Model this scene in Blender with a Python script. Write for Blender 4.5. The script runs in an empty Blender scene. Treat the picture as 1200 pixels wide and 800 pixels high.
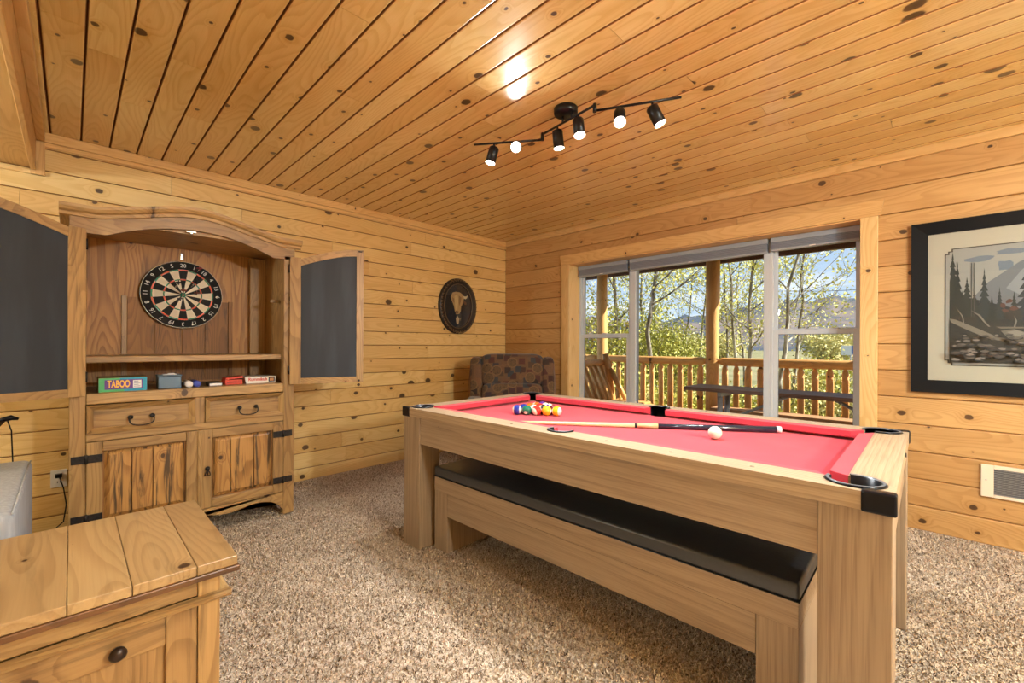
import bpy, bmesh, math, random
import numpy as np
from mathutils import Vector, Matrix, Euler

scene = bpy.context.scene
C = scene.collection
R = math.radians
random.seed(7)

# ------------------------------------------------------------------ camera
CAM_H = 1.155
YAW = 44.6365
cam_d = bpy.data.cameras.new('camera'); cam = bpy.data.objects.new('camera', cam_d); C.objects.link(cam)
cam_d.sensor_width = 36.0; cam_d.sensor_fit = 'HORIZONTAL'
cam_d.lens = 510.0 / 1200.0 * 36.0
cam_d.shift_y = 3.9 / 1200.0
cam_d.clip_start = 0.02; cam_d.clip_end = 3000
_th = R(YAW)
_f = Vector((math.cos(_th), math.sin(_th), 0)); _r = Vector((math.sin(_th), -math.cos(_th), 0)); _u = Vector((0, 0, 1))
_m = Matrix((( _r.x, _u.x, -_f.x), (_r.y, _u.y, -_f.y), (_r.z, _u.z, -_f.z))).to_4x4()
cam.matrix_world = Matrix.Translation((0, 0, CAM_H)) @ _m @ Matrix.Rotation(R(0.25), 4, 'Z')
scene.camera = cam

# ------------------------------------------------------------------ view
scene.view_settings.view_transform = 'Standard'
scene.view_settings.look = 'None'
scene.view_settings.gamma = 1.0
scene.view_settings.use_curve_mapping = False
scene.view_settings.exposure = 0.63

def lin(c):
    out = []
    for v in c:
        v = v / 255.0
        out.append(v / 12.92 if v <= 0.04045 else ((v + 0.055) / 1.055) ** 2.4)
    return (out[0], out[1], out[2], 1.0)

# ------------------------------------------------------------------ node helper
class NT:
    def __init__(self, nt):
        self.nt = nt; self.k = 0
    def node(self, t, **kw):
        n = self.nt.nodes.new(t)
        self.k += 1; n.location = (self.k * 30, -self.k * 10)
        for a, b in kw.items(): setattr(n, a, b)
        return n
    def put(self, sock, v):
        if isinstance(v, bpy.types.NodeSocket): self.nt.links.new(v, sock)
        elif v is not None: sock.default_value = v
    def math(self, op, a, b=None, c=None, clamp=False):
        n = self.node('ShaderNodeMath', operation=op, use_clamp=clamp)
        self.put(n.inputs[0], a)
        if b is not None: self.put(n.inputs[1], b)
        if c is not None: self.put(n.inputs[2], c)
        return n.outputs[0]
    def vmath(self, op, a, b=None, scale=None):
        n = self.node('ShaderNodeVectorMath', operation=op)
        self.put(n.inputs[0], a)
        if b is not None: self.put(n.inputs[1], b)
        if scale is not None: self.put(n.inputs['Scale'], scale)
        return n.outputs['Value'] if op in ('LENGTH', 'DOT_PRODUCT', 'DISTANCE') else n.outputs[0]
    def comb(self, x, y, z):
        n = self.node('ShaderNodeCombineXYZ')
        self.put(n.inputs[0], x); self.put(n.inputs[1], y); self.put(n.inputs[2], z)
        return n.outputs[0]
    def sep(self, v):
        n = self.node('ShaderNodeSeparateXYZ'); self.put(n.inputs[0], v); return n.outputs
    def noise(self, v, scale=1.0, detail=2.0, rough=0.5, dist=0.0, dims='3D'):
        n = self.node('ShaderNodeTexNoise', noise_dimensions=dims)
        self.put(n.inputs['Vector'], v); n.inputs['Scale'].default_value = scale
        n.inputs['Detail'].default_value = detail; n.inputs['Roughness'].default_value = rough
        n.inputs['Distortion'].default_value = dist
        return n.outputs[0]
    def mix(self, fac, a, b, blend='MIX'):
        n = self.node('ShaderNodeMix', data_type='RGBA', blend_type=blend)
        self.put(n.inputs[0], fac); self.put(n.inputs[6], a); self.put(n.inputs[7], b)
        return n.outputs[2]
    def step(self, v, lo, hi, a=0.0, b=1.0):
        n = self.node('ShaderNodeMapRange', interpolation_type='SMOOTHSTEP')
        self.put(n.inputs[0], v); self.put(n.inputs[1], lo); self.put(n.inputs[2], hi)
        self.put(n.inputs[3], a); self.put(n.inputs[4], b)
        return n.outputs[0]
    def ramp(self, v, stops):
        n = self.node('ShaderNodeValToRGB'); self.put(n.inputs[0], v)
        els = n.color_ramp.elements
        while len(els) < len(stops): els.new(0.5)
        for e, (p, c) in zip(els, stops): e.position = p; e.color = c
        return n.outputs[0]
    def bump(self, h, strength=0.3, dist=0.01):
        n = self.node('ShaderNodeBump'); n.inputs['Strength'].default_value = strength
        n.inputs['Distance'].default_value = dist; self.put(n.inputs['Height'], h)
        return n.outputs[0]

# ------------------------------------------------------------------ world sky
world = bpy.data.worlds.new('sky'); scene.world = world; world.use_nodes = True
wt = world.node_tree; wt.nodes.clear(); w = NT(wt)
SKY_STRENGTH = 0.85
tc = w.node('ShaderNodeTexCoord')
dirv = tc.outputs['Generated']
sx, sy, sz = w.sep(dirv)
grad = w.step(sz, -0.02, 0.55)
blue = w.mix(grad, lin((196, 216, 236)), lin((92, 150, 214)))
zc = w.math('MAXIMUM', w.math('ADD', sz, 0.10), 0.05)
pv = w.comb(w.math('DIVIDE', sx, zc), w.math('DIVIDE', sy, zc), 0.0)
cl = w.noise(pv, 0.75, 6.0, 0.55, 0.4)
cm = w.step(cl, 0.50, 0.66)
sky = w.mix(cm, blue, lin((246, 247, 250)))
bg = w.node('ShaderNodeBackground'); wt.links.new(sky, bg.inputs[0]); bg.inputs[1].default_value = SKY_STRENGTH
wo = w.node('ShaderNodeOutputWorld'); wt.links.new(bg.outputs[0], wo.inputs[0])

# ------------------------------------------------------------------ sun (outdoors)
sd = bpy.data.lights.new('sun', 'SUN'); sun = bpy.data.objects.new('sun', sd); C.objects.link(sun)
sd.energy = 8.0; sd.angle = R(0.6); sd.color = (1.0, 0.95, 0.85)
sun.location = (8, -10, 12)
sun.rotation_euler = Vector((-0.36, 0.75, -0.58)).to_track_quat('-Z', 'Y').to_euler()

# lamp powers (each used in its own builder)
SPOT_POWER = 42.0
CEILING_FILL_POWER = 60.0
TORCH_FILL_POWER = 160.0
SIDE_POWER = 60.0

# ------------------------------------------------------------------ materials
MATS = {}
def new_mat(name):
    m = bpy.data.materials.new(name); m.use_nodes = True
    m.node_tree.nodes.clear(); n = NT(m.node_tree)
    out = n.node('ShaderNodeOutputMaterial'); p = n.node('ShaderNodeBsdfPrincipled')
    m.node_tree.links.new(p.outputs[0], out.inputs[0])
    MATS[name] = m
    return m, n, p, out

def plain(name, rgb, rough=0.5, metal=0.0, spec=0.5, coat=0.0, noise=0.0, nscale=30.0, bump=0.0, emit=None, estr=0.0):
    if name in MATS: return MATS[name]
    m, n, p, o = new_mat(name)
    col = lin(rgb)
    t = n.node('ShaderNodeTexCoord').outputs['Object']
    nz = n.noise(t, nscale, 3.0, 0.6)
    if noise > 0:
        dark = tuple(c * (1 - noise) for c in col[:3]) + (1,)
        lite = tuple(min(1, c * (1 + noise * 0.6)) for c in col[:3]) + (1,)
        n.put(p.inputs['Base Color'], n.mix(n.step(nz, 0.3, 0.7), dark, lite))
    else:
        p.inputs['Base Color'].default_value = col
    p.inputs['Roughness'].default_value = rough; p.inputs['Metallic'].default_value = metal
    p.inputs['Specular IOR Level'].default_value = spec
    p.inputs['Coat Weight'].default_value = coat
    if bump > 0: n.put(p.inputs['Normal'], n.bump(nz, bump, 0.004))
    if emit: p.inputs['Emission Color'].default_value = lin(emit); p.inputs['Emission Strength'].default_value = estr
    return m

def wood(name, light, dark, axis='X', knot=(70, 42, 22), density=0.55, kr=0.016, sx_=2.6, sy_=7.5, ring=0.38, fiber=0.18,
         rough=0.4, coat=0.0, vary=0.16, streak=0.0, streak_col=(60, 40, 22), ringf=26.0, bump=0.12, low=0.8, yf=10.0, st0=0.54):
    """knotty timber, grain along one local axis, every object with its own figure"""
    key = name
    if key in MATS: return MATS[key]
    m, n, p, o = new_mat(name)
    t = n.node('ShaderNodeTexCoord').outputs['Object']
    x, y, z = n.sep(t)
    if axis == 'Y': x, y, z = y, x, z
    elif axis == 'Z': x, y, z = z, x, y
    rnd = n.node('ShaderNodeObjectInfo').outputs['Random']
    x = n.math('ADD', x, n.math('MULTIPLY', rnd, 57.0))
    y0 = n.math('ADD', y, n.math('MULTIPLY', rnd, 23.7))
    z0 = n.math('ADD', z, n.math('MULTIPLY', rnd, 11.3))
    yz = n.math('ADD', y0, n.math('MULTIPLY', z0, 0.6))
    # knots
    vx = n.math('MULTIPLY', x, sx_); vy = n.math('MULTIPLY', yz, sy_)
    v2 = n.comb(vx, vy, 0.0)
    vo = n.node('ShaderNodeTexVoronoi', voronoi_dimensions='2D', feature='F1'); vo.inputs['Scale'].default_value = 1.0
    n.put(vo.inputs['Vector'], v2)
    dl = n.vmath('SUBTRACT', v2, vo.outputs['Position'])
    dx, dy, dz = n.sep(dl)
    dx = n.math('DIVIDE', dx, sx_ * 1.25); dy = n.math('DIVIDE', dy, sy_)
    wob = n.noise(n.comb(x, yz, z0), 60.0, 2.0)
    d = n.vmath('LENGTH', n.comb(dx, dy, 0.0))
    d = n.math('ADD', d, n.math('MULTIPLY', n.math('SUBTRACT', wob, 0.5), 0.008))
    cr, cg, cb = n.sep(vo.outputs['Color'])
    pres = n.math('LESS_THAN', cg, density)
    rad = n.math('MULTIPLY', n.math('ADD', n.math('MULTIPLY', n.math('POWER', cr, 2.2), kr * 1.3), kr * 0.28), pres)
    km = n.step(d, n.math('MULTIPLY', rad, 0.75), n.math('ADD', rad, 0.0006), 1.0, 0.0)
    core = n.step(d, 0.0, n.math('ADD', n.math('MULTIPLY', rad, 0.8), 0.0005), 0.55, 1.0)
    halo = n.math('MULTIPLY', n.step(d, n.math('MULTIPLY', rad, 0.8), n.math('ADD', n.math('MULTIPLY', rad, 3.4), 0.001), 1.0, 0.0), pres)
    # growth rings
    lw = n.noise(n.comb(n.math('MULTIPLY', x, low), n.math('MULTIPLY', y0, 5.0), n.math('MULTIPLY', z0, 5.0)), 1.0, 1.5, 0.45)
    ph = n.math('ADD', n.math('MULTIPLY', lw, ringf), n.math('ADD', n.math('MULTIPLY', yz, yf), n.math('MULTIPLY', halo, 1.6)))
    fr = n.math('FRACT', ph)
    rg = n.math('MULTIPLY', n.step(fr, 0.35, 0.90), n.step(fr, 0.93, 1.0, 1.0, 0.0))
    fb = n.noise(n.comb(n.math('MULTIPLY', x, 5.0), n.math('MULTIPLY', y0, 220.0), n.math('MULTIPLY', z0, 220.0)), 1.0, 2.0)
    big = n.noise(n.comb(n.math('MULTIPLY', x, 1.4), n.math('MULTIPLY', y0, 9.0), n.math('MULTIPLY', z0, 9.0)), 1.0, 3.0)
    fac = n.math('ADD', n.math('MULTIPLY', rg, ring), n.math('MULTIPLY', n.step(fb, 0.35, 0.75), fiber))
    fac = n.math('ADD', fac, n.math('MULTIPLY', n.step(big, 0.35, 0.75), 0.28))
    fac = n.math('ADD', fac, n.math('MULTIPLY', halo, 0.30), clamp=True)
    col = n.mix(fac, lin(light), lin(dark))
    # board to board variation
    r2 = n.math('FRACT', n.math('MULTIPLY', rnd, 91.7))
    col = n.mix(n.math('MULTIPLY', r2, vary * 2.2), col, n.mix(1.0, col, lin(dark), 'MULTIPLY'))
    if streak > 0:
        st = n.noise(n.comb(n.math('MULTIPLY', x, 2.2), n.math('MULTIPLY', y0, 32.0), n.math('MULTIPLY', z0, 32.0)), 1.0, 5.0, 0.62, 0.6)
        sm = n.math('MULTIPLY', n.step(st, st0, st0 + 0.12), streak)
        col = n.mix(sm, col, lin(streak_col))
    kcol = n.mix(core, lin(tuple(int(c * 0.55) for c in knot)), lin(knot))
    col = n.mix(n.math('MULTIPLY', km, 0.92), col, kcol)
    n.put(p.inputs['Base Color'], col)
    p.inputs['Roughness'].default_value = rough
    p.inputs['Coat Weight'].default_value = coat; p.inputs['Coat Roughness'].default_value = 0.14
    hh = n.math('SUBTRACT', n.math('MULTIPLY', fb, 0.5), n.math('ADD', n.math('MULTIPLY', rg, 0.5), n.math('MULTIPLY', km, 0.6)))
    n.put(p.inputs['Normal'], n.bump(hh, bump, 0.002))
    return m

PINE_L, PINE_D = (232, 186, 118), (196, 136, 70)
M_wallA = wood('pine_wall', (236, 204, 140), (214, 172, 98), density=0.62, kr=0.022, rough=0.42, coat=0.08)
M_wallB = wood('pine_wall_window_side', (208, 166, 108), (176, 130, 72), density=0.5, kr=0.013, rough=0.42, coat=0.08, sx_=3.2, sy_=6.0)  # different boards; colour also darkened for the dimmer light on this wall
M_ceil = wood('pine_ceiling', (238, 212, 146), (214, 175, 98), density=0.8, kr=0.020, rough=0.28, coat=0.7, vary=0.2, ring=0.40)
M_trim = wood('pine_trim', (238, 204, 142), (212, 166, 96), density=0.35, kr=0.010, rough=0.42)
M_backer = plain('dark_gap', (120, 78, 38), 0.9)
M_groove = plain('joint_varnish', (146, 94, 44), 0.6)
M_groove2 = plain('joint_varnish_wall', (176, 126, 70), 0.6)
HL, HD = (190, 151, 95), (130, 93, 51)
M_hX = wood('hutch_pine_x', HL, HD, 'X', density=0.35, kr=0.012, rough=0.42, coat=0.03, streak=0.35)
M_hZ = wood('hutch_pine_z', HL, HD, 'Z', density=0.35, kr=0.012, rough=0.42, coat=0.03, streak=0.35)
M_hY = wood('hutch_pine_y', HL, HD, 'Y', density=0.35, kr=0.012, rough=0.42, coat=0.03, streak=0.35)
M_worn = wood('hutch_worn_panel', (200, 150, 84), (140, 92, 44), 'Z', density=0.5, kr=0.016, rough=0.42, streak=0.9, streak_col=(64, 48, 34), ring=0.5, st0=0.50)
M_back = wood('hutch_back_board', (188, 134, 66), (138, 86, 34), 'Z', density=0.25, kr=0.012, rough=0.5, streak=0.35, ring=0.55)
M_back2 = wood('hutch_back_inset', (164, 112, 54), (104, 66, 28), 'Z', density=0.3, kr=0.014, rough=0.55, streak=0.6)
M_top = wood('chest_top', (190, 157, 108), (152, 116, 70), 'Y', density=0.5, kr=0.014, rough=0.34, coat=0.15, streak=0.18)
M_oakX = wood('oak_veneer_x', (170, 147, 119), (134, 111, 87), 'X', density=0.0, rough=0.45, ring=0.32, fiber=0.5, vary=0.05, ringf=9, low=0.35, yf=46.0)
M_oakY = wood('oak_veneer_y', (170, 147, 119), (134, 111, 87), 'Y', density=0.0, rough=0.45, ring=0.32, fiber=0.5, vary=0.05, ringf=9, low=0.35, yf=46.0)
M_oakZ = wood('oak_veneer_z', (170, 147, 119), (134, 111, 87), 'Z', density=0.0, rough=0.45, ring=0.32, fiber=0.5, vary=0.05, ringf=9, low=0.35, yf=46.0)
M_railX = wood('oak_rail_x', (184, 160, 129), (146, 121, 94), 'X', density=0.0, rough=0.4, ring=0.4, fiber=0.5, vary=0.04, ringf=8, low=0.35, yf=60.0)
M_railY = wood('oak_rail_y', (184, 160, 129), (146, 121, 94), 'Y', density=0.0, rough=0.4, ring=0.4, fiber=0.5, vary=0.04, ringf=8, low=0.35, yf=60.0)
M_logZ = wood('peeled_log_z', (240, 190, 116), (212, 152, 82), 'Z', density=0.4, kr=0.02, rough=0.5)
M_logY = wood('peeled_log_y', (240, 190, 116), (212, 152, 82), 'Y', density=0.4, kr=0.02, rough=0.5)
M_logX = wood('peeled_log_x', (240, 190, 116), (212, 152, 82), 'X', density=0.4, kr=0.02, rough=0.5)
M_deck = wood('deck_board', (170, 140, 108), (126, 98, 72), 'Y', density=0.3, rough=0.7)
M_picnic = wood('picnic_board', (158, 124, 112), (118, 90, 82), 'Y', density=0.0, rough=0.5)
M_seatw = wood('picnic_seat_board', (214, 168, 120), (182, 134, 90), 'Y', density=0.1, rough=0.55)
M_cueL = wood('cue_maple', (236, 208, 160), (214, 178, 126), 'X', density=0.0, rough=0.25, ring=0.2, bump=0.0)
M_eave = wood('eave_board', (120, 84, 56), (86, 58, 38), 'Y', density=0.1, rough=0.6)

M_black = plain('black_plastic', (10, 14, 22), 0.28, spec=0.3)
M_blackm = plain('black_metal', (20, 20, 22), 0.38, 0.3)
M_iron = plain('wrought_iron', (52, 46, 44), 0.5, 0.7, noise=0.3, nscale=80)
M_white = plain('white_vinyl', (226, 224, 220), 0.45)
M_frame = plain('window_vinyl', (200, 206, 212), 0.42)
M_gasket = plain('gasket', (40, 40, 42), 0.7)
M_steel = plain('galvanised_steel', (176, 176, 176), 0.45, 0.3, noise=0.1)
M_chrome = plain('bright_metal', (200, 200, 198), 0.25, 1.0)
M_blind = plain('blind_fabric', (132, 138, 148), 0.8)
M_blindr = plain('blind_rail', (158, 164, 172), 0.45)
M_pu = plain('black_leatherette', (58, 60, 64), 0.32, bump=0.25, nscale=40)
M_pus = plain('dark_grey_leatherette', (62, 58, 56), 0.5, bump=0.2, nscale=90)
M_ivory = plain('ivory', (236, 228, 206), 0.18, coat=0.5)
M_plate = plain('almond_plastic', (232, 214, 190), 0.4)
M_cloth = None

def felt():
    m, n, p, o = new_mat('red_felt')
    t = n.node('ShaderNodeTexCoord').outputs['Object']
    a = n.noise(t, 900.0, 2.0); b = n.noise(t, 6.0, 3.0)
    c = n.mix(n.step(a, 0.3, 0.7), lin((174, 34, 52)), lin((198, 52, 68)))
    c = n.mix(n.math('MULTIPLY', n.step(b, 0.4, 0.7), 0.25), c, lin((206, 66, 80)))
    n.put(p.inputs['Base Color'], c); p.inputs['Roughness'].default_value = 0.85
    p.inputs['Sheen Weight'].default_value = 0.25; p.inputs['Sheen Roughness'].default_value = 0.5
    p.inputs['Sheen Tint'].default_value = lin((255, 190, 190))
    n.put(p.inputs['Normal'], n.bump(a, 0.1, 0.001))
    return m
M_felt = felt()

def chalk():
    m, n, p, o = new_mat('chalkboard')
    t = n.node('ShaderNodeTexCoord').outputs['Object']
    x, y, z = n.sep(t)
    a = n.noise(n.comb(n.math('MULTIPLY', x, 12.0), n.math('MULTIPLY', y, 12.0), n.math('MULTIPLY', z, 1.5)), 1.0, 4.0)
    c = n.mix(n.step(a, 0.4, 0.7), lin((30, 36, 46)), lin((43, 49, 60)))
    n.put(p.inputs['Base Color'], c); p.inputs['Roughness'].default_value = 0.6
    return m
M_chalk = chalk()

def glass():
    m = bpy.data.materials.new('window_glass'); m.use_nodes = True; m.node_tree.nodes.clear(); n = NT(m.node_tree)
    o = n.node('ShaderNodeOutputMaterial'); tr = n.node('ShaderNodeBsdfTransparent'); gl = n.node('ShaderNodeBsdfGlossy')
    tr.inputs[0].default_value = (0.96, 0.975, 0.97, 1); gl.inputs['Roughness'].default_value = 0.01
    fr = n.node('ShaderNodeFresnel'); fr.inputs[0].default_value = 1.35
    mx = n.node('ShaderNodeMixShader')
    m.node_tree.links.new(fr.outputs[0], mx.inputs[0]); m.node_tree.links.new(tr.outputs[0], mx.inputs[1]); m.node_tree.links.new(gl.outputs[0], mx.inputs[2])
    m.node_tree.links.new(mx.outputs[0], o.inputs[0]); MATS['window_glass'] = m
    return m
M_glass = glass()

def tapestry():
    m, n, p, o = new_mat('tapestry')
    t = n.node('ShaderNodeTexCoord').outputs['Object']
    x, y, z = n.sep(t)
    q = n.comb(x, n.math('ADD', z, n.math('MULTIPLY', y, 0.7)), 0.0)
    # patchwork rectangles
    ch = n.node('ShaderNodeTexVoronoi', voronoi_dimensions='2D', feature='F1', distance='CHEBYCHEV'); ch.inputs['Scale'].default_value = 13.0
    n.put(ch.inputs['Vector'], q)
    r1, g1, b1 = n.sep(ch.outputs['Color'])
    patch = n.ramp(r1, [(0.0, lin((40, 30, 26))), (0.25, lin((84, 46, 36))), (0.45, lin((54, 44, 36))), (0.62, lin((120, 84, 56))), (0.8, lin((50, 56, 62))), (1.0, lin((72, 38, 34)))])
    edge = n.step(ch.outputs['Distance'], 0.36, 0.44)
    patch = n.mix(n.math('MULTIPLY', edge, 0.7), patch, lin((112, 82, 54)))
    # medallions
    vo = n.node('ShaderNodeTexVoronoi', voronoi_dimensions='2D', feature='F1'); vo.inputs['Scale'].default_value = 6.2
    n.put(vo.inputs['Vector'], q)
    dd = vo.outputs['Distance']
    inside = n.step(dd, 0.30, 0.32, 1.0, 0.0)
    ringm = n.math('MULTIPLY', n.step(dd, 0.25, 0.27), n.step(dd, 0.32, 0.34, 1.0, 0.0))
    wv = n.noise(q, 45.0, 3.0, 0.6)
    med = n.ramp(wv, [(0.3, lin((60, 44, 32))), (0.5, lin((104, 78, 50))), (0.7, lin((52, 44, 40)))])
    c = n.mix(inside, patch, med); c = n.mix(n.math('MULTIPLY', ringm, 0.7), c, lin((122, 94, 62)))
    fine = n.noise(q, 150.0, 2.0)
    c = n.mix(n.math('MULTIPLY', n.step(fine, 0.5, 0.75), 0.5), c, lin((44, 34, 30)))
    n.put(p.inputs['Base Color'], c); p.inputs['Roughness'].default_value = 0.9
    p.inputs['Sheen Weight'].default_value = 0.2
    n.put(p.inputs['Normal'], n.bump(fine, 0.2, 0.002))
    return m
M_tap = tapestry()

def greyfab():
    m, n, p, o = new_mat('grey_upholstery')
    t = n.node('ShaderNodeTexCoord').outputs['Object']
    x, y, z = n.sep(t)
    a = n.noise(n.comb(n.math('MULTIPLY', x, 90.0), n.math('MULTIPLY', y, 90.0), n.math('MULTIPLY', z, 8.0)), 1.0, 3.0)
    n.put(p.inputs['Base Color'], n.mix(n.step(a, 0.35, 0.7), lin((158, 161, 166)), lin((174, 177, 181))))
    p.inputs['Roughness'].default_value = 0.95
    n.put(p.inputs['Normal'], n.bump(a, 0.03, 0.001))
    return m
M_sofa = greyfab()

def carpet(name, tuft):
    m, n, p, o = new_mat(name)
    t = n.node('ShaderNodeTexCoord').outputs['Object']
    big = n.noise(t, 2.2, 3.0)
    if tuft:
        at = n.node('ShaderNodeAttribute', attribute_name='tone').outputs['Fac']
        c = n.ramp(at, [(0.0, lin((88, 68, 52))), (0.25, lin((158, 134, 112))), (0.6, lin((208, 188, 164))), (1.0, lin((236, 220, 200)))])
    else:
        a = n.noise(t, 110.0, 3.0)
        c = n.ramp(a, [(0.3, lin((150, 128, 108))), (0.5, lin((200, 180, 158))), (0.7, lin((232, 216, 196)))])
    c = n.mix(n.math('MULTIPLY', n.step(big, 0.35, 0.7), 0.22), c, lin((150, 126, 104)))
    n.put(p.inputs['Base Color'], c); p.inputs['Roughness'].default_value = 0.95; p.inputs['Specular IOR Level'].default_value = 0.2
    return m
M_carpet = carpet('carpet_backing', False); M_tuft = carpet('carpet_pile_yarn', True)

def leafmat(name, a, b):
    m, n, p, o = new_mat(name)
    at = n.node('ShaderNodeAttribute', attribute_name='tone').outputs['Fac']
    n.put(p.inputs['Base Color'], n.mix(at, lin(a), lin(b)))
    p.inputs['Roughness'].default_value = 0.6
    p.inputs['Transmission Weight'].default_value = 0.0
    p.inputs['Subsurface Weight'].default_value = 0.0
    return m
M_leafY = leafmat('aspen_leaf', (190, 184, 70), (232, 224, 128))
M_leafG = leafmat('shrub_leaf', (150, 152, 54), (218, 210, 104))
M_leafD = leafmat('dry_shrub_leaf', (176, 166, 92), (224, 212, 144))
def barkmat():
    m, n, p, o = new_mat('aspen_bark')
    t = n.node('ShaderNodeTexCoord').outputs['Object']
    x, y, z = n.sep(t)
    a = n.noise(n.comb(n.math('MULTIPLY', x, 9.0), n.math('MULTIPLY', y, 9.0), n.math('MULTIPLY', z, 3.0)), 1.0, 4.0)
    n.put(p.inputs['Base Color'], n.ramp(a, [(0.35, lin((72, 64, 52))), (0.5, lin((126, 116, 98))), (0.65, lin((196, 188, 170)))]))
    p.inputs['Roughness'].default_value = 0.9
    return m
M_bark = barkmat()
def groundmat():
    m, n, p, o = new_mat('meadow')
    t = n.node('ShaderNodeTexCoord').outputs['Object']
    a = n.noise(t, 0.25, 4.0); b = n.noise(t, 6.0, 4.0)
    c = n.mix(n.step(a, 0.4, 0.62), lin((142, 132, 90)), lin((116, 114, 62)))
    c = n.mix(n.math('MULTIPLY', n.step(b, 0.45, 0.65), 0.6), c, lin((166, 154, 112)))
    n.put(p.inputs['Base Color'], c); p.inputs['Roughness'].default_value = 1.0
    return m
M_ground = groundmat()
def hillmat():
    m, n, p, o = new_mat('hillside')
    t = n.node('ShaderNodeTexCoord').outputs['Object']
    a = n.noise(t, 0.012, 6.0, 0.6); x, y, z = n.sep(t)
    c = n.mix(n.step(a, 0.45, 0.56), lin((118, 104, 96)), lin((62, 72, 84)))
    b = n.noise(t, 0.09, 4.0)
    c = n.mix(n.math('MULTIPLY', n.step(b, 0.5, 0.65), 0.5), c, lin((84, 86, 82)))
    n.put(p.inputs['Base Color'], c); p.inputs['Roughness'].default_value = 1.0
    return m
M_hill = hillmat()

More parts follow.
